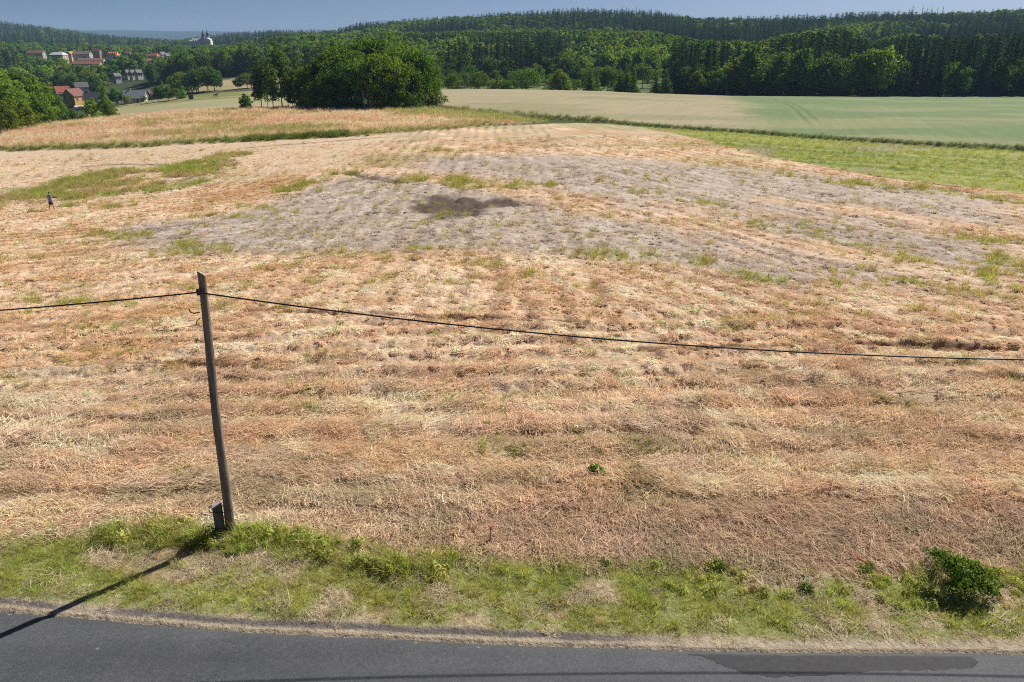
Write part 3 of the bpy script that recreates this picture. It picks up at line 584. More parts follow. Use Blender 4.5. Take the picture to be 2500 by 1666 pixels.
for i in range(3):   # round willow or orchard crown
    h = 9.0; c, C = crown_mesh('crown', h, 8.0 + i * 0.6, 0.7, 36, 2200, 0.55, M['leaf_birch'] if i == 1 else M['leaf'], 200 + i, 0.4, 0.7, 0.12, 0.2); reg('round', c, trunk_mesh('trunk', h, 0.16, C, M['bark'], 50 + i, 0.7, 8), h)
for i in range(3):   # low shrub
    h = 4.0; c, C = crown_mesh('crown', h, 5.5 + i, 0.1, 26, 1300, 0.42, M['leaf'], 220 + i, 0.4, 1.0, 0.18, 0.2); reg('shrub', c, trunk_mesh('trunk', h, 0.07, C, M['bark'], 60 + i, 0.6, 6), h)
for i in range(4):
    h = 26.0; reg('spruce', spruce_mesh('crown', h, 7.0 + i * 0.7, M['needle'], 240 + i, 26, 10, 3), pole_trunk('trunk', h, 0.26, M['bark']), h)
for i in range(2):   # thin spruce with bare lower trunk
    h = 24.0; reg('pine', spruce_mesh('crown', h, 5.0, M['needle'], 260 + i, 16, 9, 3, 0.40, 0.05), pole_trunk('trunk', h, 0.22, M['bark']), h)
h = 8.0; reg('fir', spruce_mesh('crown', h, 6.2, M['leaf_dark'], 280, 20, 14, 4, 0.05), pole_trunk('trunk', h, 0.14, M['bark']), h)
FAR = {}      # simplified members for the mass of the woods, crowns only
FAR['broad'] = [crown_mesh('far_crown', 15.0, 10 + i, 0.5, 22, 520, 1.7, M['leaf'], 300 + i, 0.6, 0.9, 0.15, 0.22)[0] for i in range(3)]
FAR['dark'] = [crown_mesh('far_crown', 15.0, 10 + i, 0.5, 22, 520, 1.7, M['leaf_dark'], 305 + i, 0.6, 0.9, 0.15, 0.22)[0] for i in range(2)]
FAR['slender'] = [crown_mesh('far_crown', 17.0, 6.5, 0.5, 20, 420, 1.4, M['leaf'], 310, 1.0, 0.9, 0.15, 0.25)[0]]
FAR['spruce'] = [spruce_mesh('far_crown', 24.0, 8.5 + i, M['needle'], 320 + i, 18, 9, 3, .04, 0, .62) for i in range(3)]
FAR['pine'] = [spruce_mesh('far_crown', 24.0, 5.5, M['needle'], 330, 10, 7, 2, 0.42, 0.1)]
FARH = {'broad': 15.0, 'dark': 15.0, 'slender': 17.0, 'spruce': 24.0, 'pine': 24.0}
TREENAME = {'copse': 'broadleaf_tree', 'bushy': 'broadleaf_tree', 'birch': 'birch_tree', 'broad': 'broadleaf_tree', 'slender': 'slender_tree', 'round': 'round_crowned_tree', 'shrub': 'shrub', 'spruce': 'spruce_tree', 'pine': 'tall_spruce', 'fir': 'young_conifer'}
def tree(kind, x, y, h, label, group=None, wid=1.0, rz=None, var=None, sink=0.15):
    T = KIND[kind]; v = random.randrange(len(T)) if var is None else var % len(T); crown, trunk, ht = T[v]; s = h / ht
    o = empty(TREENAME[kind], (x, y, h0(x, y) - sink), random.uniform(0, 6.28) if rz is None else rz)
    c = link('crown', crown, o); t = link('trunk', trunk, o); c.scale = t.scale = (s * wid, s * wid, s)
    return tag(o, label, 'shrub' if kind == 'shrub' else 'tree', group)
def bear(px, Y):
    """x of a bearing given as photo column, at distance Y"""
    x = (px - 1250) / 2000.0 * Y
    for _ in range(4):
        q = project(x, Y, h0(x, Y))[0]; x += (px - q) / 2000.0 * Y
    return x

# ------------------------------------------------------------------ buildings (before the woods: trees keep clear of their sight lines)
BUILT = []    # (px0, px1, py0, py1, distance)
WALLM = {}
def wallmat(col):
    if col not in WALLM: WALLM[col] = mat_plain('render_' + str(len(WALLM)), col, 0.9, 0.12, 0.6, 0.15, 4)
    return WALLM[col]
ROOFM = {}
def roofmat(col):
    if col not in ROOFM: ROOFM[col] = mat_plain('rooftile_' + str(len(ROOFM)), col, 0.85, 0.28, 1.6, 0.5, 3.0, stretch=(1, 1, 3))
    return ROOFM[col]
M['pane'] = mat_plain('pane', (.03, .035, .045), 0.15, 0.2, 1.0, spec=0.6); M['frame'] = mat_plain('frame', (.55, .53, .48), 0.6, 0.1)
M['wood_dark'] = mat_plain('wood_dark', (.07, .05, .035), 0.8, 0.3, 3); M['brick'] = mat_plain('chimney_brick', (.33, .24, .19), 0.9, 0.3, 3)
_win = {}
def window_mesh(w, h):
    if (w, h) not in _win:
        _win[(w, h)] = (MB().box(-w / 2, w / 2, -0.02, 0.05, 0, h).mesh('pane', M['pane']), MB().box(-w / 2 - .12, -w / 2, -.06, .05, -.1, h + .1).box(w / 2, w / 2 + .12, -.06, .05, -.1, h + .1).box(-w / 2, w / 2, -.06, .05, h, h + .1).box(-w / 2, w / 2, -.08, .05, -.1, 0).box(-.05, .05, -.05, .03, 0, h).mesh('window', M['frame']))
    return _win[(w, h)]
def put_window(par, x, y, z, ang, w=1.1, h=1.4):
    p, f = window_mesh(w, h); fo = link('window', f, par, (x, y, z), (0, 0, ang)); link('pane', p, fo)
def house(name, px, Y, L, D, hw, hr, wall, roof, label, cat='house', rz=0.0, nwin=None, floors=2, chimney=1, hip=0.0, zoff=0.0, dormers=0, gwin=True, group=None, lower=5.0, door=True, vis=.6):
    """gabled building: L along its ridge (local x), D across, wall height hw, roof height hr"""
    L, D, hw, hr = L * .80, D * .74, hw * .80, hr * .80; x = bear(px, Y); z = h0(x, Y) + zoff; o = empty(name, (x, Y, z), rz); wm, rm = wallmat(wall), roofmat(roof)
    b = MB().box(-L / 2, L / 2, -D / 2, D / 2, -lower, hw)
    if not hip:
        for s in (-1, 1): b.add([(s * L / 2, -D / 2, hw), (s * L / 2, D / 2, hw), (s * L / 2, 0, hw + hr), (s * (L / 2 - .3), -D / 2, hw), (s * (L / 2 - .3), D / 2, hw), (s * (L / 2 - .3), 0, hw + hr)], [(0, 1, 2), (3, 5, 4), (0, 2, 5, 3), (1, 4, 5, 2)])
    b.build('wall', wm, o)
    e, t = 0.45, 0.22; k = hr / (D / 2); hp = hip * D / 2
    rb = MB()
    for s in (-1, 1):
        lo = [(-L / 2 - e, s * (D / 2 + e), hw - k * e + .04), (L / 2 + e, s * (D / 2 + e), hw - k * e + .04), (L / 2 + e - hp, 0, hw + hr + .04), (-L / 2 - e + hp, 0, hw + hr + .04)]
        up = [(p[0], p[1], p[2] + t) for p in lo]; rb.add(lo + up, [(0, 1, 2, 3), (7, 6, 5, 4), (0, 4, 5, 1), (1, 5, 6, 2), (2, 6, 7, 3), (3, 7, 4, 0)])
        if hip: rb.add([(s * (L / 2 + e), -D / 2 - e, hw - k * e + .06), (s * (L / 2 + e), D / 2 + e, hw - k * e + .06), (s * (L / 2 + e - hp), 0, hw + hr + .06 + t), (s * (L / 2 + e), -D / 2 - e, hw - k * e + .06 + t), (s * (L / 2 + e), D / 2 + e, hw - k * e + .06 + t)], [(3, 4, 2), (0, 1, 2), (0, 3, 4, 1)])
    ro = rb.build('roof', rm, o)
    for c in range(chimney): cx = (-0.22 + 0.5 * c) * L; MB().box(cx - .35, cx + .35, -.3 + D * .08, .3 + D * .08, hw + hr * 0.6, hw + hr + 0.9).box(cx - .42, cx + .42, -.37 + D * .08, .37 + D * .08, hw + hr + .9, hw + hr + 1.05).build('chimney', M['brick'], ro)
    nw = nwin if nwin is not None else max(2, int(L / 3.2)); fh = hw / floors
    for f in range(floors):
        for i in range(nw):
            put_window(o, -L / 2 + (i + .5) * L / nw, -D / 2 - .03, f * fh + fh * .35, 0)
        if gwin:
            for s in (-1, 1):
                for i in range(2): put_window(o, s * (L / 2 + .03), -D / 4 + i * D / 2, f * fh + fh * .35, s * math.pi / 2)
    if gwin and hr > 2.2 and not hip:
        for s in (-1, 1): put_window(o, s * (L / 2 + .03), 0, hw + hr * .18, s * math.pi / 2, 1.0, 1.2)
    for i in range(dormers):
        dx = -L / 2 + (i + .8) * L / (dormers + .6); yy = -D / 2 * 0.55
        dm = MB().box(dx - .7, dx + .7, yy - .6, yy + 1.2, hw + hr * .3, hw + hr * .62).prism([(dx - .9, hw + hr * .62), (dx + .9, hw + hr * .62), (dx, hw + hr * .8)], yy - .8, yy + 1.4).build('dormer', rm, ro)
        put_window(dm, dx, yy - .63, hw + hr * .36, 0, .9, 1.0)
    if door: MB().box(L * .18 - .5, L * .18 + .5, -D / 2 - .05, -D / 2 + .05, 0, 2.1).build('door', M['wood_dark'], o)
    c = [project(x + sx * 0.5 * (L * abs(math.cos(rz)) + D * abs(math.sin(rz))), Y, z + sz) for sx in (-1, 1) for sz in (hw * 0.25, hw + hr)]
    ya, yb = min(p[1] for p in c) - 1, max(p[1] for p in c) - 1
    BUILT.append((min(p[0] for p in c) - 2, max(p[0] for p in c) + 2, ya, ya + (yb - ya) * vis, Y))
    return tag(o, label, cat, group)

WHITE, CREAM, OCHRE, BEIGE, GREYW = (.70, .69, .66), (.68, .58, .42), (.56, .34, .10), (.62, .50, .36), (.50, .51, .52)
RED, ORANGE, BROWN, PINKB, GREY, DARK, PALE = (.36, .12, .07), (.62, .22, .07), (.22, .10, .075), (.37, .19, .14), (.25, .26, .27), (.055, .055, .065), (.62, .63, .66)
house('village_house', 157, 500, 9.5, 9, 3.4, 4.6, CREAM, RED, 'village house with steep red roof lit orange on its sunny side', rz=0.75, chimney=1, zoff=2.4)
house('village_house', 204, 520, 9.0, 8, 6.2, 3.2, GREYW, (.16, .15, .155), 'tall pale grey village house with steep gable beside the dark woods', rz=0.6, floors=2, zoff=2.0)
house('village_house', 186, 440, 11, 10, 3.8, 4.2, OCHRE, BROWN, 'ochre village house with brown roof and gable turned to the field', rz=1.35, zoff=3.2)
house('village_house', 228, 432, 8.5, 8, 2.6, 3.2, WHITE, DARK, 'small white house under a near-black roof beside the ochre house', rz=0.35, floors=1, zoff=2.4)
house('garage', 199, 415, 5.5, 5, 2.0, 0.7, WHITE, (.6, .63, .7), 'low white garage in front of the ochre house', 'garage', rz=0.2, floors=1, chimney=0, nwin=1, gwin=False)
house('farmhouse', 333, 430, 13, 9, 2.8, 4.4, WHITE, (.42, .43, .45), 'long white farmhouse with wide grey roof above the pale crop', 'house', rz=0.12, floors=1, zoff=0.3)
house('barn', 371, 446, 7, 7, 2.6, 3.2, (.12, .08, .055), (.10, .07, .055), 'dark timber barn behind the long white farmhouse', 'barn', rz=1.2, floors=1, chimney=0, nwin=0, gwin=False)
for i, (px, Y, lab) in enumerate([(341, 650, 'white row house with dark roof, nearest the stubble slope'), (328, 660, 'white row house with dark roof, middle of the stepped row'), (316, 672, 'white row house with dark roof, left end of the stepped row'), (288, 640, 'pale grey house half hidden left of the stepped row')]):
    house('row_house', px, Y, 6, 5.5, 3.6, 2.4, WHITE if i < 3 else GREYW, (.20, .19, .20), lab, rz=1.0, zoff=2.6, vis=.3, group='stepped row of white houses below the wood')
house('village_house', 6, 700, 9, 8, 4, 3.4, CREAM, ORANGE, 'orange roofed house among trees at the left border', zoff=4)
TZ = 3.0
house('town_hall', 94, 950, 21, 10, 5.6, 3.4, GREYW, (.34, .15, .115), 'long grey town building with brown red roof, leftmost of the town', 'building', zoff=TZ + 2.0, nwin=7)
house('school_building', 147, 930, 20, 13, 9.6, 3.2, BEIGE, PALE, 'big beige school with pale roof and three rows of windows', 'building', zoff=TZ - 1.6, floors=3, nwin=9, rz=-0.12, hip=0.6, chimney=0)
house('town_house', 176, 960, 7, 7, 4.4, 3.4, (.80, .55, .28), ORANGE, 'small bright ochre house right beside the pale roofed school', rz=1.4, zoff=TZ + 1.6)
house('town_block', 205, 955, 24, 11, 6.0, 3.6, GREYW, PINKB, 'long town block with pink brown roof right of the school', 'building', zoff=TZ + .6, nwin=9)
house('town_house', 240, 1010, 11, 9, 5.0, 3.4, (.42, .24, .18), (.28, .09, .07), 'dark red roofed house behind the town blocks', zoff=TZ + 2.0)
house('town_house', 279, 950, 14, 11, 4.4, 4.6, GREYW, (.72, .25, .07), 'grey house with vivid orange roof and a row of dormers', zoff=TZ + .2, dormers=4, hip=0.25)
house('town_block', 226, 915, 35, 10, 4.0, 3.0, WHITE, (.36, .20, .15), 'long low block with brown roof in front of the pink brown block', 'building', zoff=TZ - 3.0, nwin=12, chimney=2)
house('town_block', 214, 890, 37, 11, 3.4, 3.4, CREAM, (.47, .17, .08), 'long rust red roof lowest of the town blocks', 'building', zoff=TZ - 4.6, nwin=12, chimney=2)
house('town_house', 376, 960, 13, 10, 4, 4.0, CREAM, (.55, .17, .06), 'house with broad rust orange roof below the wooded valley', zoff=TZ - 2.4, hip=.3)
house('town_house', 398, 975, 8, 8, 5, 3.4, WHITE, (.2, .19, .2), 'white gabled house left of its twin near the abbey hill', rz=1.2, zoff=TZ - 2.5)
house('town_house', 411, 960, 8, 8, 5, 3.0, WHITE, (.24, .24, .27), 'white gabled house nearest the abbey hill', rz=0.9, zoff=TZ - 3.6)
house('town_house', 367, 860, 6, 6, 4, 2.6, (.42, .22, .15), (.40, .17, .12), 'small brown house alone among the trees below the town', rz=.5, zoff=0.6)
house('town_house', 315, 1000, 8, 7, 4, 3.0, CREAM, (.50, .26, .16), 'orange brown roof peeping over trees right of the vivid orange roof', zoff=TZ + .4)

def abbey():
    Y = 1400; x = bear(493, Y); z = h0(x, Y) + 3.0; o = empty('abbey_church', (x, Y, z), 0.06); o.scale = (.86, .86, .86); wm, rm = wallmat((.72, .71, .68)), roofmat((.50, .52, .52))
    MB().box(-16, 20, -7, 7, -8, 6.5).build('wall', wm, o)
    r = MB()
    for s in (-1, 1): r.add([(-16.6, s * 7.8, 6.2), (20.6, s * 7.8, 6.2), (20.6, 0, 12.2), (-16.6, 0, 12.2), (-16.6, s * 7.8, 6.5), (20.6, s * 7.8, 6.5), (20.6, 0, 12.6), (-16.6, 0, 12.6)], [(0, 1, 2, 3), (7, 6, 5, 4), (0, 4, 5, 1), (1, 5, 6, 2), (3, 7, 4, 0)])
    ro = r.build('roof', rm, o)
    for s in (-16.1, 19.7): MB().add([(s, -7, 6.5), (s, 7, 6.5), (s, 0, 12.1), (s + .4, -7, 6.5), (s + .4, 7, 6.5), (s + .4, 0, 12.1)], [(0, 2, 1), (3, 4, 5), (0, 3, 5, 2), (2, 5, 4, 1)]).build('gable', wm, o)
    MB().box(8, 21, -11, -6.9, -8, 9.5).prism([(7.4, 9.4), (21.6, 9.4), (14.5, 13.4)], -11.6, -1).build('transept', wallmat((.66, .64, .58)), o)
    for i in range(4): put_window(o, 9.8 + i * 3.1, -11.05, 3.0, 0, 1.3, 3.4)
    for i in range(6): put_window(o, -14 + i * 3.6, -7.05, 1.6, 0, 1.2, 3.4)
    for i in range(5): MB().box(-12.7 + i * 4, -11.3 + i * 4, -6.2, -3.6, 7.6, 9.2).prism([(-13 + i * 4, 9.15), (-11 + i * 4, 9.15), (-12 + i * 4, 10.2)], -6.4, -2.5).build('dormer', rm, ro)
    for px, base in ((5.2, 9.0), (13.6, 9.5)):
        tw = MB().box(px - 2.4, px + 2.4, -2.4, 2.4, base - 4, base + 7).mesh('tower', wallmat((.30, .31, .32))); t = link('tower', tw, o)
        dome = MB().lathe([(3.3, 0), (3.5, .5), (2.6, 1.4), (2.9, 2.6), (3.2, 3.8), (2.6, 5.4), (1.3, 6.8), (.7, 7.8), (1.0, 8.6), (.6, 9.8), (.22, 11.2), (.12, 16), (0.02, 17)], 12).mesh('onion_dome', mat_plain('copper_dark', (.045, .055, .06), .6, .2), True); link('onion_dome', dome, t, (px, 0, base + 7))
        put_window(t, px, -2.45, base + 3.2, 0, 1.0, 2.2)
    MB().box(-23.5, -17.5, -4, 2, -8, 5).prism([(-24, 4.9), (-17, 4.9), (-20.5, 9.2)], -4.5, 2.5).build('chapel', wallmat((.60, .56, .50)), o)
    BUILT.append((452, 534, 60, 107, Y)); tag(o, 'pale abbey church with grey roof and twin dark onion spires on the wooded hill', 'church')
abbey()

# ------------------------------------------------------------------ trees and woods
def clear(x, y, h, w, z):
    """does a tree here hide a building the photograph shows?"""
    p0 = project(x, y, z); p1 = project(x, y, z + h); hw = w / 2 * 2000 / y
    for a, b, c, d, Y in BUILT:
        if abs(Y - y) < 9 and p0[0] + hw > a and p0[0] - hw < b: return False
        if y < Y and p0[0] + hw > a + 2 and p0[0] - hw < b - 2 and p1[1] < d - 1: return False
    return True
# the copse in front of the dry meadow
G_COPSE = 'trees of the dark copse'
ORD = ['first', 'second', 'third', 'fourth', 'fifth', 'sixth', 'seventh', 'eighth', 'ninth', 'tenth']
cop = [(748, 208, 10.5, .8), (786, 206, 13.0, .9), (822, 209, 15.5, 1), (858, 214, 17.0, 1), (900, 219, 17.5, 1.0), (938, 216, 18.0, 1.05), (972, 209, 15.5, 1), (1006, 204, 14.5, 1), (1042, 203, 12.5, .9),
       (800, 200, 9.5, .9), (842, 199, 11.5, .95), (884, 198, 12.0, .95), (926, 197, 13.0, 1), (965, 196, 12.0, 1), (1004, 198, 11.0, .95), (770, 201, 7.5, .85), (870, 206, 14.0, 1), (950, 204, 14.5, 1)]
for i, (px, Y, h, w) in enumerate(cop):
    row = [q[0] for q in (cop[:9] if i < 9 else cop[9:])]; rank = sorted(row).index(px)
    tree('copse', bear(px, Y), Y, h, 'dense dark green broadleaf tree, %s from the left in the copse %s row' % (ORD[rank], 'back' if i < 9 else 'front'), G_COPSE, w, var=i)
for i, (px, Y, h) in enumerate(((640, 212, 14.0), (668, 208, 13.0), (690, 214, 17.5), (716, 212, 12.5), (735, 216, 13.5), (655, 216, 12.0), (705, 206, 9.5))):
    tree('birch', bear(px, Y), Y, h, 'loose light birch beside the dark copse, %s from the left' % ORD[[0, 2, 3, 5, 6, 1, 4][i]], 'birches beside the copse', 1.0)
tree('bushy', bear(601, 199), 199, 4.4, 'small dark conical tree alone at the meadow edge', None, .95)
for i, (px, Y) in enumerate(((892, 194), (906, 193.5), (914, 194.5))):      # pale stems at the copse edge
    x = bear(px, Y); o = empty('birch_tree', (x, Y, h0(x, Y) - .2)); link('trunk', MB().tube([(0, 0, 0), (-.3, 0, 3), (-.7, .1, 7.5)], [.17, .13, .06], 6).mesh('trunk', M['bark_birch'], True), o)
    c, C = crown_mesh('crown', 9.0, 3.0, 5.5, 12, 350, 0.5, M['leaf_dark'], 400 + i, .5, .5); link('crown', c, o, (-.6, 0, 0)); tag(o, 'slim white stemmed birch in front of the dark copse', 'tree', 'white stemmed birches at the copse front')
# left border trees
for px, Y, h, k in ((-60, 172, 15, 'bushy'), (-15, 176, 14, 'bushy'), (28, 182, 13.5, 'bushy'), (62, 190, 12.5, 'bushy'), (95, 194, 12.0, 'bushy'), (128, 202, 9.5, 'bushy'), (158, 206, 5.5, 'bushy'), (10, 200, 15, 'bushy'), (50, 210, 14.0, 'bushy'), (90, 218, 13, 'bushy'), (-40, 195, 17, 'bushy'), (182, 207, 3.6, 'bushy'), (205, 207, 2.6, 'bushy'), (-90, 190, 16, 'bushy'), (20, 171, 7, 'bushy'), (70, 180, 6, 'bushy'), (115, 190, 5.5, 'bushy')):
    tree(k, bear(px, Y), Y, h, 'lush green broadleaf tree in the clump along the left border', 'trees of the left clump', 1.0)
for px, Y, h, k, lab in ((232, 236, 7.0, 'bushy', 'dark rounded tree below the small white house, left of a pair'), (262, 232, 10.5, 'birch', 'taller loose tree of the pair below the white farmhouse'), (272, 226, 5.5, 'bushy', 'low bush at the corner of the pale crop'),
                        (285, 428, 9, 'bushy', 'dark tree against the left gable of the white farmhouse'), (312, 418, 5.2, 'round', 'round tree in front of the white farmhouse'), (352, 420, 3.6, 'round', 'small tree at the right corner of the white farmhouse'),
                        (388, 412, 8, 'bushy', 'bright green bushy tree right of the white farmhouse'), (412, 412, 7, 'bushy', 'bright green tree second right of the farmhouse'), (431, 408, 6, 'round', 'small green tree in the row beside the black shelter'), (400, 440, 9.5, 'fir', 'dark conical tree behind the bright green bushes'), (446, 414, 8.5, 'fir', 'very dark narrow tree just left of the black shelter')):
    tree(k, bear(px, Y), Y, h, lab, None, 1.0)
for px, Y, h, k in ((432, 448, 11, 'round'), (446, 452, 12, 'round'), (470, 455, 11, 'round'), (485, 452, 12.5, 'round'), (508, 455, 13.5, 'round'), (524, 450, 12, 'round'), (540, 452, 10, 'birch'), (584, 452, 7, 'round'), (604, 455, 8.5, 'round'), (622, 458, 8.5, 'round'), (460, 446, 6, 'shrub')):
    tree(k, bear(px, Y), Y, h, 'sunlit tree in the row between the pasture and the stubble slope', 'tree row behind the pasture')
# bushes and trees on the valley floor behind the grain
G_VAL = 'valley shrubs behind the grain field'
vr = random.Random(5)
for i in range(46):
    px = 1075 + i * 20.5 + vr.uniform(-12, 12); px = min(px, 2000); Y = vr.uniform(352, 470) if px < 1650 else vr.uniform(350, 372)
    k = vr.choice(['round', 'round', 'shrub', 'bushy', 'round']); h = {'round': vr.uniform(8, 13), 'shrub': vr.uniform(5, 7.5), 'bushy': vr.uniform(9, 13)}[k]
    tree(k, bear(px, Y), Y, h, 'rounded green tree on the valley floor behind the grain field' if k != 'shrub' else 'low green shrub on the valley floor behind the grain field', G_VAL if k != 'shrub' else 'low shrubs behind the grain field')
for px, Y, h in ((1365, 340, 9.5), (1385, 342, 8.0), (1346, 344, 7.5), (1440, 338, 10.5), (1455, 342, 9), (1510, 336, 11), (1528, 337, 12), (1545, 339, 11), (1600, 341, 9.5), (1625, 343, 10.5)):
    tree('fir' if px != 1365 else 'bushy', bear(px, Y), Y, h, 'dark conifer standing at the far edge of the grain field', 'dark conifers at the grain edge', 1.0)
for px, Y, h, lab in ((1700, 346, 11, 'leftmost'), (1745, 348, 12, 'second from the left'), (1792, 350, 16, 'third from the left'), (1830, 349, 21, 'tallest'), (1868, 351, 15, 'fifth from the left'), (1902, 350, 18, 'sixth from the left'), (1958, 352, 20, 'seventh from the left'), (2010, 351, 19, 'eighth from the left'), (2052, 352, 16, 'ninth from the left'), (2095, 353, 20, 'tenth from the left'), (2138, 353, 22, 'eleventh from the left'), (2330, 354, 15, 'second from the right'), (2432, 355, 17, 'rightmost')):
    tree('broad', bear(px, Y), Y, h, 'sunlit broadleaf tree before the dark forest behind the green grain, ' + lab, 'sunlit trees before the dark forest', 1.0)
# forest: edge trees one by one, the mass behind as one stand
stand = {k: [] for k in FAR}
indiv = {}
FL = {'spruce': 'dark pointed spruce in the forest front %s', 'broad': 'broad green tree in the forest front %s', 'slender': 'slender light green tree in the forest front %s'}
def fill(px0, px1, Y0, Y1, sp, mix, lim=None, hs=1.0, edge=0, keep=1.0, patch=True, place=''):
    """woods between two bearings and distances; edge = number of front trees built singly"""
    n = 0; y = Y0; XX = []; YY = []
    while y < Y1:
        s = sp * (1 + max(0, y - 600) / 2500); x0, x1 = (px0 - 1250) / 2000 * y, (px1 - 1250) / 2000 * y
        xs = np.arange(x0 + random.uniform(0, s), x1, s); XX.append(xs + rng.uniform(-.45, .45, len(xs)) * s); YY.append(y + rng.uniform(-.45, .45, len(xs)) * s); y += s * 0.85
    XX = np.concatenate(XX); YY = np.concatenate(YY); ok = rng.random(len(XX)) < keep; XX = XX[ok]; YY = YY[ok]
    ZZ = height0(XX, YY); Q = fbm(XX / 90, YY / 90, 20, 3) + rng.uniform(-.08, .08, len(XX)) if patch else rng.random(len(XX)); PX = project(XX, YY, ZZ)[0]
    for X, Yy, z, q, px in zip(XX.tolist(), YY.tolist(), ZZ.tolist(), Q.tolist(), PX.tolist()):
        k = mix(q, X, Yy); h = {'spruce': random.uniform(19, 29), 'pine': random.uniform(22, 27), 'broad': random.uniform(12, 19), 'dark': random.uniform(12, 18), 'slender': random.uniform(15, 21)}[k] * hs
        if lim:
            top = float(lim(px)) + random.random() ** 1.6 * (5 + 5000 / Yy); p = project(X, Yy, z + h)[1]
            if p < top: h = h - (top - p) * Yy / 2000.0
            if h < 6: continue
        if not clear(X, Yy, h, 9, z): continue
        if edge and n < edge:
            kk = 'broad' if k == 'dark' else ('spruce' if k == 'pine' else k)
            tree(kk, X, Yy, h, FL[kk] % place, 'front forest trees ' + place); n += 1
        else: stand[k].append((X, Yy, h, z))
def m_right(q, X, Y): return 'spruce' if q > 0.47 else ('broad' if q > 0.36 else ('slender' if q > 0.31 else 'dark'))
def m_broad(q, X, Y): return 'spruce' if q > 0.66 else ('broad' if q > 0.45 else ('dark' if q > 0.36 else 'slender'))
def m_far(q, X, Y): return 'spruce' if q > 0.40 else 'broad'
RG = lambda px: np.interp(px, [850, 870, 1000, 1150, 1250, 1400, 1500, 1600, 1700, 1900, 2100, 2250, 2400, 2500, 2700], [62, 52, 42, 32, 24, 15, 18, 22, 40, 32, 24, 24, 20, 11, 5])
L1 = lambda px: np.interp(px, [1500, 1650, 1750, 1850, 1950, 2050, 2120, 2200, 2300, 2500], [75, 92, 95, 95, 70, 60, 95, 75, 85, 70])
LM = lambda px: np.interp(px, [560, 640, 700, 860, 1000, 1200, 1450, 1600, 1700], [112, 84, 76, 78, 74, 72, 68, 74, 92])
LV = lambda px: np.interp(px, [-100, 60, 130, 300, 420, 560, 640], [92, 88, 118, 112, 118, 112, 100])
fill(1640, 2750, 358, 420, 6.5, lambda q, X, Y: 'spruce' if (q > 0.50 or X / Y > 0.45) and random.random() < .66 else m_broad(q - .02, X, Y), L1, 1.0, edge=150, place='right behind the green grain')
fill(1640, 2750, 420, 640, 7.5, m_right, L1)
fill(1640, 2800, 640, 1010, 9, m_right, L1, keep=.85)
fill(1640, 2800, 840, 1010, 9, m_right, lambda px: RG(px) + 22)
fill(1010, 1700, 470, 560, 7.5, m_broad, LM, 0.9, edge=70, keep=.8, place='across the valley behind the tan grain')
fill(560, 1700, 560, 1000, 8, m_broad, LM)
fill(380, 640, 565, 640, 7, m_broad, LV, 1.0, edge=45, place='above the stubble slope left of the copse')
fill(380, 640, 640, 1000, 8.5, m_broad, LV)
fill(-250, 400, 540, 900, 9.0, lambda q, X, Y: m_broad(q - .06, X, Y), LV, 1.0, edge=60, keep=.85, place='between the village and the town')
fill(-250, 640, 985, 1380, 12, lambda q, X, Y: m_broad(q, X, Y), lambda px: np.interp(px, [0, 130, 400, 640], [92, 104, 108, 105]), keep=.8)
fill(-250, 130, 250, 540, 10, lambda q, X, Y: 'broad' if q > .4 else 'dark', lambda px: np.interp(px, [-100, 60, 130], [150, 165, 190]), .9, keep=.55)
fill(840, 2800, 1000, 1420, 9.5, lambda q, X, Y: 'spruce' if (q > .54 or (-.06 + .16 * random.random() < X / Y < .14 + .16 * random.random() and random.random() < .8)) else ('broad' if q > .36 else 'dark'), RG, .95)
for i, (px, Y) in enumerate(((742, 203), (760, 200), (780, 198), (808, 197), (830, 196), (850, 196), (872, 195.5), (930, 195), (950, 194.5), (975, 194), (1000, 195), (1022, 197), (1045, 199), (1060, 201))):
    tree('shrub', bear(px, Y), Y, random.uniform(2.6, 4.4), 'dark low shrub filling the foot of the copse', 'shrubs under the copse', .9)
fill(640, 900, 1500, 2300, 16, m_far, lambda px: np.interp(px, [500, 560, 700, 900], [92, 78, 70, 70]), 1.0)
fill(440, 700, 1500, 2500, 17, m_far, lambda px: np.interp(px, [440, 520, 560, 640, 700], [94, 82, 76, 70, 70]), 1.0)
fill(-250, 470, 1500, 2750, 17, m_far, lambda px: np.interp(px, [-100, 0, 100, 200, 300, 420, 500], [40, 46, 58, 74, 86, 94, 96]), 1.0)
for px in list(np.linspace(1500, 1640, 15)) + [1645, 1652, 1400, 1412, 1425, 1432, 1446, 1458]:      # tall thin trees on the skyline
    Y = 1290; x = bear(px + random.uniform(-4, 4), Y); z = h0(x, Y); ty = RG(px) + random.uniform(-3, 6); h = CAMZ + Y * (-ray(px, ty)[2] / ray(px, ty)[1]) * -1 - z
    tree('pine', x, Y, max(14, min(h, 34)), 'tall thin spruce standing clear on the skyline ridge', 'skyline spruces', 1.0)
for px, ty in ((2188, 22), (2214, 18), (2222, 14), (2246, 13), (2258, 17), (2268, 16), (2283, 17), (2296, 14)):
    Y = 1230; x = bear(px, Y); z = h0(x, Y); h = CAMZ - Y * (-ray(px, ty)[2] / ray(px, ty)[1]) - z
    tree('pine', x, Y, max(15, min(h, 36)), 'lone thin pine above the far right ridge', 'pines above the right ridge', .8)
pts, sc, idx, tm = [], [], [], []
for k, L in stand.items():
    b = len(tm); tm += FAR[k]
    for X, Yy, h, z in L:
        pts.append((X, Yy, z - .3)); s = h / FARH[k]; w = s * random.uniform(.9, 1.15) * (1.3 if Yy > 950 else 1); sc.append((w, w, s)); idx.append(b + random.randrange(len(FAR[k])))
n = len(pts); print('forest members', n)
scatter('forest', pts, np.stack([np.zeros(n), np.zeros(n), rng.uniform(0, 6.28, n)], 1), np.array(sc), None, tm, idx, 'mixed forest of spruce and broadleaf trees covering the hills', 'forest')

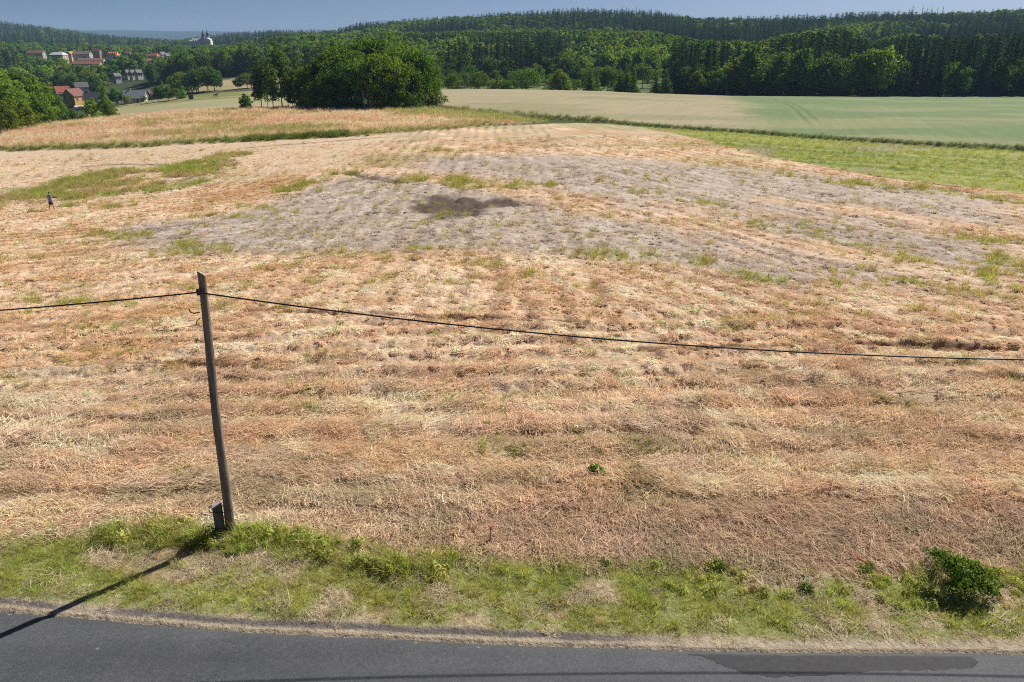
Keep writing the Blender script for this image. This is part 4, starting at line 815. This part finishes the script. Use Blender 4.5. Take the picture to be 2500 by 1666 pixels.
# ------------------------------------------------------------------ ground cover: straw, stubble, grass
def ribbons(P0, D, L, W, bend, r, seg=2, tip=0.4):
    """thin ribbons starting at P0 along D, bending by vector bend"""
    n = len(P0); side = np.cross(D, np.stack([0.35 * r.normal(size=n), 0.35 * r.normal(size=n), np.ones(n)], 1)); side /= np.linalg.norm(side, axis=1, keepdims=True) + 1e-9
    V = []
    for i in range(seg + 1):
        t = i / seg; c = P0 + D * (L * t)[:, None] + bend * (t * t) * L[:, None]; w = (W * (1 - (1 - tip) * t * t))[:, None] * 0.5
        V += [c - side * w, c + side * w]
    V = np.stack(V, 1).reshape(-1, 3); k = 2 * (seg + 1); b = (np.arange(n) * k)[:, None]
    F = np.concatenate([b + np.array([2 * i, 2 * i + 1, 2 * i + 3, 2 * i + 2]) for i in range(seg)], 0); return V, F
def straw_mesh(n, R, h, ln, wd, comb, seed, dome=0.0):
    r = np.random.default_rng(seed); a = r.uniform(0, 6.283, n); q = R * np.sqrt(r.random(n))
    P = np.stack([q * np.cos(a), q * np.sin(a), r.random(n) ** 1.5 * h * (1 - dome * (q / R) ** 2)], 1); az = r.uniform(0, 6.283, n) if comb == 0 else r.normal(0, comb, n)
    el = r.normal(0.05, 0.22, n); D = np.stack([np.cos(az) * np.cos(el), np.sin(az) * np.cos(el), np.sin(el)], 1); L = r.uniform(0.4, 1.0, n) * ln; P = P - D * L[:, None] * .5
    V, F = ribbons(P, D, L, np.full(n, wd) * r.uniform(.6, 1.3, n), np.stack([.15 * r.normal(size=n), .15 * r.normal(size=n), -.10 * r.random(n)], 1), r, 2, .8); return mesh_np('straw', V, F, M['straw'])
def grass_mesh(n, R, h0_, h1, wd, lean, seed, mat='grass', seg=3):
    r = np.random.default_rng(seed); a = r.uniform(0, 6.283, n); q = R * np.sqrt(r.random(n)); P = np.stack([q * np.cos(a), q * np.sin(a), np.full(n, -.02)], 1)
    az = a + r.normal(0, .9, n); l = np.abs(r.normal(lean, lean * .6, n)); D = np.stack([np.cos(az) * l, np.sin(az) * l, np.ones(n)], 1); D /= np.linalg.norm(D, axis=1, keepdims=True); L = r.uniform(h0_, h1, n)
    b = np.stack([np.cos(az), np.sin(az), -0.45 * np.ones(n)], 1) * r.uniform(.1, .75, n)[:, None]; V, F = ribbons(P, D, L, wd * r.uniform(.6, 1.3, n), b, r, seg, .12); return mesh_np('grass', V, F, M[mat])
def leafy_mesh(n, R, h, leaf, seed, mat='grass'):
    r = np.random.default_rng(seed); d = r.normal(size=(n, 3)); d[:, 2] = np.abs(d[:, 2]); d /= np.linalg.norm(d, axis=1, keepdims=True); P = d * np.array([R, R, h]) * r.uniform(.4, 1.0, (n, 1)); P[:, 2] += .02
    V, F = quads(P, d + np.array([0, 0, .5]) + .5 * r.normal(size=(n, 3)), leaf * r.uniform(.6, 1.3, n), .55, r); return mesh_np('leaves', V, F, M[mat])
STRAW = [straw_mesh(70, .42, .10, .42, .011, 0, 1), straw_mesh(70, .42, .12, .46, .011, .55, 2), straw_mesh(80, .36, .20, .36, .011, 0, 3, .8), straw_mesh(70, .40, .09, .5, .012, .4, 4), straw_mesh(90, .45, .16, .3, .012, 0, 5, .6)]
GRASS = [grass_mesh(46, .14, .10, .26, .010, .35, 1), grass_mesh(40, .12, .14, .36, .011, .30, 2), grass_mesh(52, .18, .07, .20, .010, .5, 3), grass_mesh(36, .10, .2, .48, .012, .28, 4), leafy_mesh(70, .17, .16, .07, 5), leafy_mesh(60, .2, .3, .085, 6)]
def sample(x0, x1, y0, y1, dens):
    n = int((x1 - x0) * (y1 - y0) * dens); return rng.uniform(x0, x1, n), rng.uniform(y0, y1, n)
def fan(y0, y1, dens, pad=4):
    Y, Xs = [], []
    n = int(((0.72 * (y0 + y1) / 2 + pad) * 2) * (y1 - y0) * dens)
    y = rng.uniform(y0, y1, n * 2); hw = 0.72 * y + pad; hm = 0.72 * y1 + pad; keep = rng.random(n * 2) < hw / hm; y = y[keep]; return rng.uniform(-1, 1, len(y)) * (0.72 * y + pad), y

# straw litter over the stubble
PX_, PY_, SC_ = [], [], []
for y0, y1, dens, sc in ((13.0, 20, 15, 0.85), (20, 27, 9, 1.0), (27, 38, 5.0, 1.2), (38, 55, 2.6, 1.5), (55, 80, 1.1, 2.0), (80, 120, .45, 2.6)):
    x, y = fan(y0, y1, dens); PX_.append(x); PY_.append(y); SC_.append(sc * rng.uniform(.7, 1.3, len(x)))
x = np.concatenate(PX_); y = np.concatenate(PY_); sc = np.concatenate(SC_)
c, k, dz = land(x, y); cover = fbm(x / 1.6, y / 1.2, 45, 3)
ok = (k == 1) & (weeds(x, y) < .7) & (rng.random(len(x)) < np.where(y < 21, 1.0, np.where(y < 26, sstep(.34, .54, cover) * .65 + .15, sstep(.42, .6, cover) * .30 + .06))); ok |= (y > field_y(x) - .1) & (y < 18); gm = np.minimum(sdist(S_GREY1, x, y), np.minimum(sdist(S_GREY2, x, y), sdist(S_GREY3, x, y))) < 0; ok &= ~(gm & (rng.random(len(x)) < .55)); ok &= sdist(S_SOIL, x, y) > 1.0
x, y, sc, c, cover = x[ok], y[ok], sc[ok], c[ok], cover[ok]; n = len(x)
z = ground_z(x, y) + 0.01
ti = c * rng.uniform(1.05, 1.75, (n, 1)); ti = np.clip(ti * (1 + .05 * rng.normal(size=(n, 3)) * np.array([.2, .4, 1])), .02, .85)
dirn = (fbm(x / 7, y / 5, 46, 2) - .5) * 6 + rng.normal(0, .25, n)
near = y < 30
idx = np.where(rng.random(n) < .45, rng.choice([1, 3], n), np.where(rng.random(n) < .5, 0, rng.choice([2, 4], n)))
idx = np.where(~near & (rng.random(n) < .55), rng.choice([2, 4], n), idx)
scv = np.stack([sc, sc, sc * rng.uniform(.5, 1.25, n)], 1); scv *= np.where(y > 24, .72, 1.0)[:, None]
scatter('straw_litter', np.stack([x, y, z], 1), np.stack([rng.normal(0, .06, n), rng.normal(0, .06, n), dirn], 1), scv, ti, STRAW, idx, 'flattened cut straw lying over the whole stubble field', 'straw')
print('straw', n)
# short broken stubble, trodden into small heaps
CHAFF = [straw_mesh(34, .20, .10, .20, .026, 0, 31, .7), straw_mesh(30, .17, .13, .17, .030, 0, 32, .9), straw_mesh(36, .24, .07, .22, .024, .6, 33, .5), straw_mesh(26, .13, .14, .15, .032, 0, 34, .9)]
x, y = np.concatenate([np.stack(fan(a, b, d)) for a, b, d in ((19, 26, 6.0), (26, 38, 11.0), (38, 55, 7.5), (55, 85, 2.8), (85, 125, .8))], 1)
c, k, dz = land(x, y); cv = fbm(x / .9, y / .7, 45, 3)
ok = (k == 1) & (sdist(S_SOIL, x, y) > .6) & (rng.random(len(x)) < (.25 + .75 * sstep(.36, .56, cv)) * (.30 + 1.1 * tillage(x, y)[1])); gm = np.minimum(sdist(S_GREY1, x, y), np.minimum(sdist(S_GREY2, x, y), sdist(S_GREY3, x, y))) < 0; ok &= ~(gm & (rng.random(len(x)) < .6)); x, y, c = x[ok], y[ok], c[ok]; n = len(x); z = ground_z(x, y)
ti = np.clip(c * rng.uniform(1.0, 1.95, (n, 1)), .02, .88); sc = rng.uniform(.45, 1.15, n) * np.where(y > 55, 1.7, np.where(y > 38, 1.25, 1.0)); scv = np.stack([sc, sc, sc * rng.uniform(.4, 1.0, n)], 1)
scatter('stubble_chaff', np.stack([x, y, z], 1), np.stack([rng.normal(0, .08, n), rng.normal(0, .08, n), rng.uniform(0, 6.28, n)], 1), scv, ti, CHAFF, rng.integers(0, 4, n), 'short broken stubble trodden into small heaps across the field', 'stubble'); print('chaff', n)

# green and drying tufts growing in the stubble
x, y = np.concatenate([np.stack(fan(a, b, d)) for a, b, d in ((15, 25, 10), (25, 45, 7), (45, 80, 5), (80, 125, 2.0))], 1)
w = weeds(x, y); spot = fbm(x / 3.2, y / 1.1, 47, 3); rowm = sstep(.60, .70, spot) * .34 * sstep(18, 24, y) * sstep(70, 50, y) + .10 * sstep(.56, .68, fbm(x / 1.5, y / .9, 48)) * sstep(16, 18, y)
ok = (rng.random(len(x)) < np.maximum(w, rowm)) & (land(x, y)[1] == 1); x, y, w = x[ok], y[ok], w[ok]; n = len(x); z = ground_z(x, y)
g = np.where(w > .3, rng.beta(2, 1.2, n), rng.beta(1.6, 1.6, n))[:, None]
ti = np.array([.52, .37, .16]) * (1 - g) + np.array([.36, .43, .085]) * g; ti = ti * rng.uniform(.85, 1.35, (n, 1))
s = np.where(y < 30, rng.uniform(.5, 1.0, n), rng.uniform(.7, 1.35, n)); s = np.where(y > 70, s * 1.5, s)
idx = rng.choice([0, 1, 1, 3, 3, 2], n); idx = np.where((y < 24) & (rng.random(n) < .4), 4, idx)
scatter('weed_tufts', np.stack([x, y, z], 1), np.stack([np.zeros(n), np.zeros(n), rng.uniform(0, 6.28, n)], 1), s, ti, GRASS, idx, 'scattered green and yellowing grass tufts growing through the stubble', 'grass')
print('tufts', n)

# roadside grass
x, y = sample(-30, 30, 10.8, 17.5, 62)
e = y - road_y(x); fe = field_y(x) - y + .5 * (fbm(x / .8, y / .8, 49) - .5); gn = fbm(x / .9, y / .7, 39)
ok = (e > .10 + .42 * fbm(x / .8, x * 0, 57) * sstep(6, -4, x) + .12 * rng.random(len(x))) & (fe > -.15) & (rng.random(len(x)) < .45 + .55 * sstep(.28, .46, gn)); x, y, e, fe, gn = x[ok], y[ok], e[ok], fe[ok], gn[ok]; n = len(x); z = ground_z(x, y)
gg = sstep(.36, .54, gn) * sstep(.05, .6, e) + .2 * (fbm(x / 2.5, y / 1.5, 58) - .5) + rng.normal(0, .16, n); gg = np.clip(gg, 0, 1)[:, None]; yl = rng.random((n, 1)) * fbm(x / 1.7, y / 1.3, 59)[:, None]
ti = (np.array([.60, .48, .31]) * (1 - gg) + (np.array([.42, .49, .10]) * (1 - yl) + np.array([.72, .66, .25]) * yl) * gg) * rng.uniform(.8, 1.25, (n, 1))
lush = (fe < .45 + .5 * fbm(x / .9, x * 0, 60)) & (x > -9.3) & (x < -1.2); s = np.where(lush, rng.uniform(.55, 1.15, n), rng.uniform(.35, .85, n)) * np.where(gg[:, 0] < .3, .7, 1); s *= sstep(-.1, .9, e) * .6 + .4
ti = np.where(lush[:, None], (np.array([.38, .46, .095]) * (1 - yl) + np.array([.64, .58, .22]) * yl) * rng.uniform(.7, 1.3, (n, 1)), ti)
idx = rng.choice([0, 0, 1, 2, 2, 2], n); idx = np.where(lush, rng.choice([1, 3, 3, 5], n), idx); idx = np.where((x > 3) & (fe < 1.0) & (rng.random(n) < .3), rng.choice([4, 5], n), idx)
scatter('verge_grass', np.stack([x, y, z], 1), np.stack([rng.normal(0, .12, n), rng.normal(0, .12, n), rng.uniform(0, 6.28, n)], 1), s, ti, GRASS, idx, 'mixed green and dry grass along the roadside verge', 'grass'); print('verge', n)
# dead mown grass on the verge
x, y = sample(-30, 30, 10.8, 16.5, 9); e = y - road_y(x); fe = field_y(x) - y; ok = (e > .12) & (fe > 0) & (rng.random(len(x)) < .6 - .45 * sstep(.34, .5, fbm(x / .9, y / .7, 39))); x, y, e = x[ok], y[ok], e[ok]; n = len(x); z = ground_z(x, y)
ti = np.array([.60, .50, .36]) * rng.uniform(.7, 1.3, (n, 1)); idx = rng.choice([0, 1, 4], n)
scatter('mown_grass', np.stack([x, y, z], 1), np.stack([rng.normal(0, .06, n), rng.normal(0, .06, n), rng.uniform(0, 6.28, n)], 1), rng.uniform(.45, .8, n) * (.5 + .5 * sstep(.1, .6, e)), ti, STRAW, idx, 'pale dead mown grass lying between the verge tufts', 'grass')

# taller grass: meadow, its dark lower border, gully, grain border, green strip
def grass_line(L, w, step, s0, s1, col, out):
    for (ax, ay), (bx, by) in zip(L[:-1], L[1:]):
        m = int(math.hypot(bx - ax, by - ay) / step); t = rng.random(m); o = rng.normal(0, w, m); d = math.hypot(bx - ax, by - ay); ox, oy = -(by - ay) / d, (bx - ax) / d
        out.append((ax + (bx - ax) * t + ox * o, ay + (by - ay) * t + oy * o, rng.uniform(s0, s1, m), np.tile(col, (m, 1)) * rng.uniform(.7, 1.3, (m, 1))))
out = []
LM_ = [G(*p) for p in ((-150, 378), (0, 369), (150, 365), (330, 360), (520, 349), (700, 341), (900, 331), (1050, 320), (1200, 309))]
grass_line(LM_[:5], .8, .16, 1.1, 2.3, (.23, .27, .06), out); grass_line(LM_[4:7], .9, .12, 1.4, 2.6, (.20, .25, .055), out); grass_line(LM_[6:], .7, .25, 1.0, 1.8, (.27, .28, .08), out)
grass_line(poly((600, 345), (700, 340), (860, 332)), 1.0, .08, 1.8, 3.2, (.17, .225, .045), out)
grass_line(poly((1075, 266), (1180, 279), (1330, 290), (1480, 301)), 1.5, .16, 1.4, 2.6, (.26, .29, .09), out)
grass_line(poly((1330, 290), (1480, 301), (1640, 315), (1850, 328), (2100, 347), (2300, 359), (2500, 369)) + [G(2800, 386)], .35, .10, .8, 1.5, (.20, .27, .09), out)
x, y = fan(120, 215, .75); k = land(x, y)[1]; ok = k == 2; x, y = x[ok], y[ok]; cc = land(x, y)[0]; out.append((x, y, rng.uniform(1.4, 2.8, len(x)), np.clip(cc * rng.uniform(1.3, 2.1, (len(x), 1)), 0, .85)))
x, y = fan(55, 150, 1.1); k = land(x, y)[1]; ok = k == 4; x, y = x[ok], y[ok]; cc = land(x, y)[0]; out.append((x, y, rng.uniform(.8, 1.5, len(x)), cc * rng.uniform(1.3, 2.0, (len(x), 1))))
x, y = fan(60, 112, 3.2); d = sdist(S_GULLY, x, y); ok = (d < .5) & (rng.random(len(x)) < sstep(.38, .56, fbm(x / 4, y / 3, 42))); x, y = x[ok], y[ok]; m = len(x); q = sstep(.35, .65, fbm(x / 5, y / 2.5, 60))[:, None]
out.append((x, y, rng.uniform(.9, 2.2, m), (np.array([.37, .46, .095]) * (1 - q) + np.array([.56, .42, .25]) * q) * rng.uniform(.75, 1.3, (m, 1))))
x, y, s, ti = (np.concatenate([o[i] for o in out]) for i in range(4)); n = len(x); z = ground_z(x, y); print('tall', n)
scatter('tall_grass', np.stack([x, y, z], 1), np.stack([rng.normal(0, .1, n), rng.normal(0, .1, n), rng.uniform(0, 6.28, n)], 1), s, ti, GRASS, rng.choice([0, 1, 3], n), 'tall seeding grass of the meadow, its ditch and the field borders', 'grass')

# ------------------------------------------------------------------ leaning weathered pole with its stub and the cable
M['pole'] = mat_plain('weathered_wood', (.235, .185, .15), 0.85, 0.6, 2.2, 0.8, 5.0, stretch=(6, 6, .5), streak=(.05, .042, .038))
M['pole_cut'] = mat_plain('cut_wood', (.42, .42, .42), 0.85, 0.3, 6.0); M['stub'] = mat_plain('stub_wood', (.14, .13, .125), 0.9, 0.35, 3.0, 0.7, 6.0, stretch=(7, 7, .6), streak=(.07, .065, .065))
M['iron'] = mat_plain('iron', (.05, .035, .028), 0.6, 0.3, 5, metal=.6); M['cable'] = mat_plain('cable', (.018, .018, .02), 0.5, 0.15, 5)
PB = (-6.38, 14.75); pz = gz(*PB)
def wood_pole(label):
    o = empty('utility_pole', (PB[0], PB[1], pz)); r = random.Random(3); pts, rad = [], []
    for i in range(15):
        t = i / 14; pts.append((0.25 * t + .012 * math.sin(t * 9), .02 * math.sin(t * 7), -0.6 + 6.72 * t)); rad.append(.108 - .036 * t + .004 * r.uniform(-1, 1))
    b = MB().tube(pts, rad, 14, False, .03); n = 14; top = b.v[-n:]
    b.v[-n:] = [(x, y, z - .05 * ((x - .25) / .08) - .05 * (y / .08)) for x, y, z in top]
    b.build('shaft', M['pole'], o, True); cap = MB().add([(x, y, z + .002) for x, y, z in b.v[-n:]], [tuple(range(n))]); cap.build('cut_top', M['pole_cut'], o)
    s = MB(); N = 12; lo = [(-.18 + .108 * math.cos(2 * math.pi * k / N), -.03 + .105 * math.sin(2 * math.pi * k / N)) for k in range(N)]
    s.v = [(x, y, -.5) for x, y in lo] + [(x + .012, y, .80 + .42 * (x + .18)) for x, y in lo]; s.f = [(k, (k + 1) % N, N + (k + 1) % N, N + k) for k in range(N)] + [tuple(N + k for k in range(N))]
    st = s.build('stub', M['stub'], o); MB().add([(x, y, z + .003) for x, y, z in s.v[N:]], [tuple(range(N))]).build('cut_top', M['pole_cut'], st)
    for z in (.25, .68): MB().tube([(-.1 + .26 * math.cos(a), -.01 + .16 * math.sin(a), z + .02 * math.sin(3 * a)) for a in [2 * math.pi * q / 18 for q in range(19)]], .008, 5, False).build('binding_wire', M['iron'], o)
    h = MB().tube([(.12, 0, 5.32), (.02, -.03, 5.30), (-.05, -.05, 5.33), (-.07, -.06, 5.40)], .014, 6).tube([(.10, 0, 5.19), (.03, -.03, 5.13), (.03, -.04, 5.06)], .01, 6).build('hook', M['iron'], o)
    MB().tube([(.21, -.2, 5.78), (.21, .12, 5.78)], .016, 6).tube([(.20, -.13, 5.72), (.20, -.13, 5.84)], .04, 8).build('cable_clamp', M['iron'], o)
    return tag(o, label, 'pole')
wood_pole('weathered grey brown wooden pole with a short stub bound at its foot')
A = Vector((PB[0] + .20, PB[1] - .15, pz + 5.78)); r_pts = []; l_pts = []
for i in range(61): s = i * .577; r_pts.append((A.x + s, A.y - .0232 * s, A.z - .148 * s + .00428 * s * s))
for i in range(61): s = i * .55; l_pts.append((A.x - s, A.y + .034 * s, A.z - .118 * s + .0036 * s * s))
tag(MB().tube(list(reversed(l_pts)) + r_pts[1:], .017, 6, False).build('overhead_cable', M['cable'], None, True), 'black overhead cable sagging away from the wooden pole', 'cable')

# ------------------------------------------------------------------ roadside bush and single leafy weeds
def bush():
    x, y = 9.1, 12.95; o = empty('bush', (x, y, gz(x, y) - .03), .6); o.scale = (.72, .72, .74); c, C = crown_mesh('foliage', 1.05, 1.55, -.05, 34, 2700, .085, M['leaf_bush'], 500, .35, 1.0, .34, .16); link('foliage', c, o)
    r = np.random.default_rng(9); n = 130; t = r.random(n); P = np.stack([-.1 - .22 * t + .05 * r.normal(size=n),   .3 + .45 * t + .05 * r.normal(size=n), .80 + .30 * t - .25 * t * t + .05 * r.normal(size=n)], 1); V, F = quads(P, r.normal(size=(n, 3)) + np.array([0, 0, 1]), .085, .7, r); link('shoot', mesh_np('shoot', V, F, M['leaf_bush']), o)
    b = MB(); rr = random.Random(4)
    for i in range(14): a = rr.uniform(0, 6.28); b.tube([(0, 0, 0), (.25 * math.cos(a), .25 * math.sin(a), .35), (.55 * math.cos(a), .55 * math.sin(a), .7)], [.016, .011, .005], 5, False)
    b.build('stems', M['bark'], o); tag(o, 'rounded leafy green bush at the verge beside the road', 'bush')
bush()
WEED = [leafy_mesh(80, .22, .20, .13, 21, 'leaf_weed'), leafy_mesh(60, .16, .14, .11, 22, 'leaf_weed'), leafy_mesh(120, .3, .34, .12, 23, 'leaf_bush')]
for px, py, v, s, lab in ((1455, 1160, 0, 1.15, 'bright green leafy weed alone in the straw, largest of its row'), (1562, 1192, 1, .9, 'small bright leafy weed in the straw nearest the dark verge edge'), (1030, 1150, 2, .6, 'low dark leafy weed left of the weed row in the straw'), (1142, 1152, 1, .8, 'small leafy weed between two darker weeds in the straw'), (1318, 1152, 1, 1.0, 'leafy weed third from the right of the weed row'), (1344, 1154, 1, .9, 'leafy weed just left of the bright large weed'), (1550, 1148, 2, .7, 'dense leafy weed right of the bright large weed'), (835, 1178, 1, .7, 'pale leafy weed alone in the straw, leftmost of all'),
                         (1752, 1390, 2, .75, 'dark leafy dock plant on the edge between straw and verge'), (1480, 1385, 2, .5, 'small dark leafy plant on the verge edge, left of the dock'), (1970, 1440, 2, .6, 'leafy nettle clump in the verge grass'), (2110, 1400, 2, .55, 'leafy plant in the verge between nettles and bush')):
    x, y = G(px, py); o = empty('weed_plant', (x, y, gz(x, y)), random.uniform(0, 6)); link('leaves', WEED[v], o, None, None, s); MB().tube([(0, 0, -.05), (.01, 0, .2 * s)], [.012, .005], 5, False).build('stem', M['bark'], o); tag(o, lab, 'weed')
x, y = G(1198, 1325); o = empty('marker_stake', (x, y, gz(x, y))); MB().box(-.018, .018, -.018, .018, -.1, .34).build('stake', mat_plain('stake_wood', (.55, .42, .27), .8, .2, 6), o); MB().box(-.02, .02, -.02, .02, .34, .42).build('painted_top', mat_plain('red_paint', (.62, .10, .07), .6, .1), o); tag(o, 'small wooden marker stake with red painted top in the straw', 'stake')
x, y = G(2092, 1372); tag(MB().tube([(-.05, .25, .06), (-.06, .1, .05), (-.02, -.05, .07), (.08, -.18, .06), (.12, -.25, .02)], .012, 5).build('plastic_strip', mat_plain('orange_plastic', (.80, .22, .06), .4, .1), None, loc=(x, y, gz(x, y) + .06)), 'thin orange plastic strip lying at the straw edge', 'litter')

# ------------------------------------------------------------------ walking person, horse, field shelter
def skin(name, verts, edges, rad, mat, parent, root=0, sub=2):
    me = bpy.data.meshes.new(name); me.from_pydata(verts, edges, []); me.update(); o = link(name, me, parent); md = o.modifiers.new('skin', 'SKIN'); md.use_smooth_shade = True
    sv = me.skin_vertices[0].data
    for i, r in enumerate(rad): sv[i].radius = r if isinstance(r, tuple) else (r, r); sv[i].use_root = (i == root)
    o.modifiers.new('sub', 'SUBSURF').levels = sub; o.modifiers['sub'].render_levels = sub; me.materials.append(mat); return o
def person():
    x, y = G(127, 514); z = gz(x, y); o = empty('person', (x, y, z), -0.45)
    sk = mat_plain('skin', (.42, .22, .15), .6, .1); sh = mat_plain('shirt', (.13, .22, .55), .85, .2, 5, streak=(.42, .46, .6)); so = mat_plain('shorts', (.045, .045, .055), .85, .2); hr = mat_plain('hair', (.08, .045, .03), .8, .2); ft = mat_plain('shoe', (.03, .028, .03), .7, .1)
    # facing +y (away), mid stride: left leg back, right leg forward
    v = [(0, 0, .92), (0, .02, 1.12), (0, .03, 1.32), (0, .03, 1.44), (0, .05, 1.52), (0, .07, 1.64), (0, .06, 1.74),
         (-.10, 0, .88), (-.11, -.02, .50), (-.11, -.20, .10), (-.11, -.14, .045), (-.11, -.02, .03),
         (.10, 0, .88), (.11, .14, .50), (.11, .16, .09), (.11, .20, .045), (.11, .31, .03),
         (-.19, .03, 1.40), (-.25, .0, 1.13), (-.26, .10, .90), (-.26, .14, .80), (.19, .03, 1.40), (.25, -.02, 1.13), (.26, .03, .89), (.26, .07, .79)]
    e = [(0, 1), (1, 2), (2, 3), (3, 4), (4, 5), (5, 6), (0, 7), (7, 8), (8, 9), (9, 10), (10, 11), (0, 12), (12, 13), (13, 14), (14, 15), (15, 16), (3, 17), (17, 18), (18, 19), (19, 20), (3, 21), (21, 22), (22, 23), (23, 24)]
    r = [(.15, .11), (.14, .10), (.16, .11), (.10, .08), .052, (.085, .10), .075, .085, .058, .038, .042, .035, .085, .058, .038, .042, .035, .055, .042, .033, .04, .055, .042, .033, .04]
    body = skin('body', v, e, r, sk, o)
    skin('shirt', [(0, 0, .86), (0, .01, 1.0), (0, .02, 1.2), (0, .03, 1.38), (0, .035, 1.46), (-.19, .03, 1.41), (-.245, .01, 1.20), (.19, .03, 1.41), (.245, 0, 1.20)], [(0, 1), (1, 2), (2, 3), (3, 4), (3, 5), (5, 6), (3, 7), (7, 8)], [(.20, .155), (.195, .15), (.19, .14), (.17, .125), .075, .085, .075, .085, .075], sh, o)
    skin('shorts', [(0, 0, .96), (0, 0, .86), (-.10, 0, .80), (-.115, -.02, .52), (.10, .01, .80), (.115, .11, .54)], [(0, 1), (1, 2), (2, 3), (1, 4), (4, 5)], [(.18, .14), (.18, .15), .115, .105, .115, .105], so, o)
    skin('hair', [(0, .05, 1.63), (0, .055, 1.73), (0, .06, 1.765)], [(0, 1), (1, 2)], [(.09, .085), (.095, .105), .06], hr, o)
    for a, b, c in (((-.11, -.21, .05), (-.11, -.12, .04), (-.11, 0, .03)), ((.11, .14, .06), (.11, .22, .045), (.11, .33, .035))): skin('shoe', [a, b, c], [(0, 1), (1, 2)], [.055, .055, .045], ft, o)
    tag(o, 'person in blue patterned T-shirt and dark shorts walking away across the stubble', 'person')
person()
def horse():
    Y = 398; x = bear(527, Y); o = empty('horse', (x, Y, gz(x, Y)), 0.3); m = mat_plain('dark_coat', (.03, .022, .018), .6, .2)
    v = [(-.75, 0, 1.25), (-.35, 0, 1.25), (.2, 0, 1.2), (.6, 0, 1.28), (.95, 0, 1.65), (1.15, 0, 1.92), (1.35, 0, 1.75), (1.55, 0, 1.5)]
    e = [(i, i + 1) for i in range(7)]; r = [.28, .31, .30, .28, .17, .13, .11, .07]
    for root, sx, sy in ((0, -.8, -.16), (0, -.62, .16), (3, .55, -.15), (3, .72, .15)):
        b = len(v); hind = root == 0; v += [(sx, sy, .95), (sx + (.06 if hind else .02), sy, .55), (sx + (-.1 if hind else 0), sy, .42) if hind else (sx, sy, .4), (sx + (-.06 if hind else .0), sy, .05)]; e += [(root, b), (b, b + 1), (b + 1, b + 2), (b + 2, b + 3)]; r += [.15, .085, .065, .06]
    skin('body', v, e, r, m, o, 2); skin('tail', [(-.98, 0, 1.3), (-1.12, 0, 1.0), (-1.1, 0, .55)], [(0, 1), (1, 2)], [.06, .08, .03], m, o); skin('mane', [(.75, 0, 1.6), (.98, 0, 1.86), (1.12, 0, 2.04)], [(0, 1), (1, 2)], [.05, .06, .05], m, o)
    for s in (-.06, .06): MB().tube([(1.12, s, 2.0), (1.13, s * 1.2, 2.14)], [.035, .008], 6).build('ear', m, o)
    tag(o, 'dark horse standing in the pasture behind the pale crop', 'horse')
horse()
def shelter():
    Y = 400; x = bear(467, Y); o = empty('field_shelter', (x, Y, gz(x, Y)), .25); m = mat_plain('black_boards', (.022, .02, .02), .8, .3, 4)
    for k in range(9): MB().box(-1.0 + k * .222, -1.0 + k * .222 + .205, .9, .96, -.1, 1.75).build('board', m, o)
    for s in (-1, .94):
        for k in range(8): MB().box(s, s + .06, -.9 + k * .225, -.9 + k * .225 + .208, -.1, 1.7).build('board', m, o)
    for sx in (-1, .9):
        MB().box(sx, sx + .1, -.95, -.85, -.1, 1.9).build('post', m, o)
    MB().add([(-1.2, -1.15, 1.95), (1.2, -1.15, 1.95), (1.2, 1.1, 1.72), (-1.2, 1.1, 1.72), (-1.2, -1.15, 2.03), (1.2, -1.15, 2.03), (1.2, 1.1, 1.8), (-1.2, 1.1, 1.8)], [(0, 1, 2, 3), (7, 6, 5, 4), (0, 4, 5, 1), (1, 5, 6, 2), (2, 6, 7, 3), (3, 7, 4, 0)]).build('roof', m, o)
    tag(o, 'small black boarded field shelter beside the dark narrow tree', 'shelter')
shelter()

# ------------------------------------------------------------------ air
def haze():
    m = bpy.data.materials.new('haze'); m.use_nodes = True; nt = m.node_tree
    for nd in list(nt.nodes): nt.nodes.remove(nd)
    out = nt.nodes.new('ShaderNodeOutputMaterial'); pv = nt.nodes.new('ShaderNodeVolumePrincipled'); pv.inputs['Color'].default_value = (.46, .70, 1.0, 1); pv.inputs['Density'].default_value = 0.00010; pv.inputs['Anisotropy'].default_value = 0.0
    nt.links.new(pv.outputs[0], out.inputs['Volume']); o = MB().box(-9900, 9900, -120, 9700, -140, 130).build('haze', m); tag(o, kind='stuff')
    o['label'] = 'thin bluish summer haze over the valley and hills'; o['category'] = 'haze'
haze()
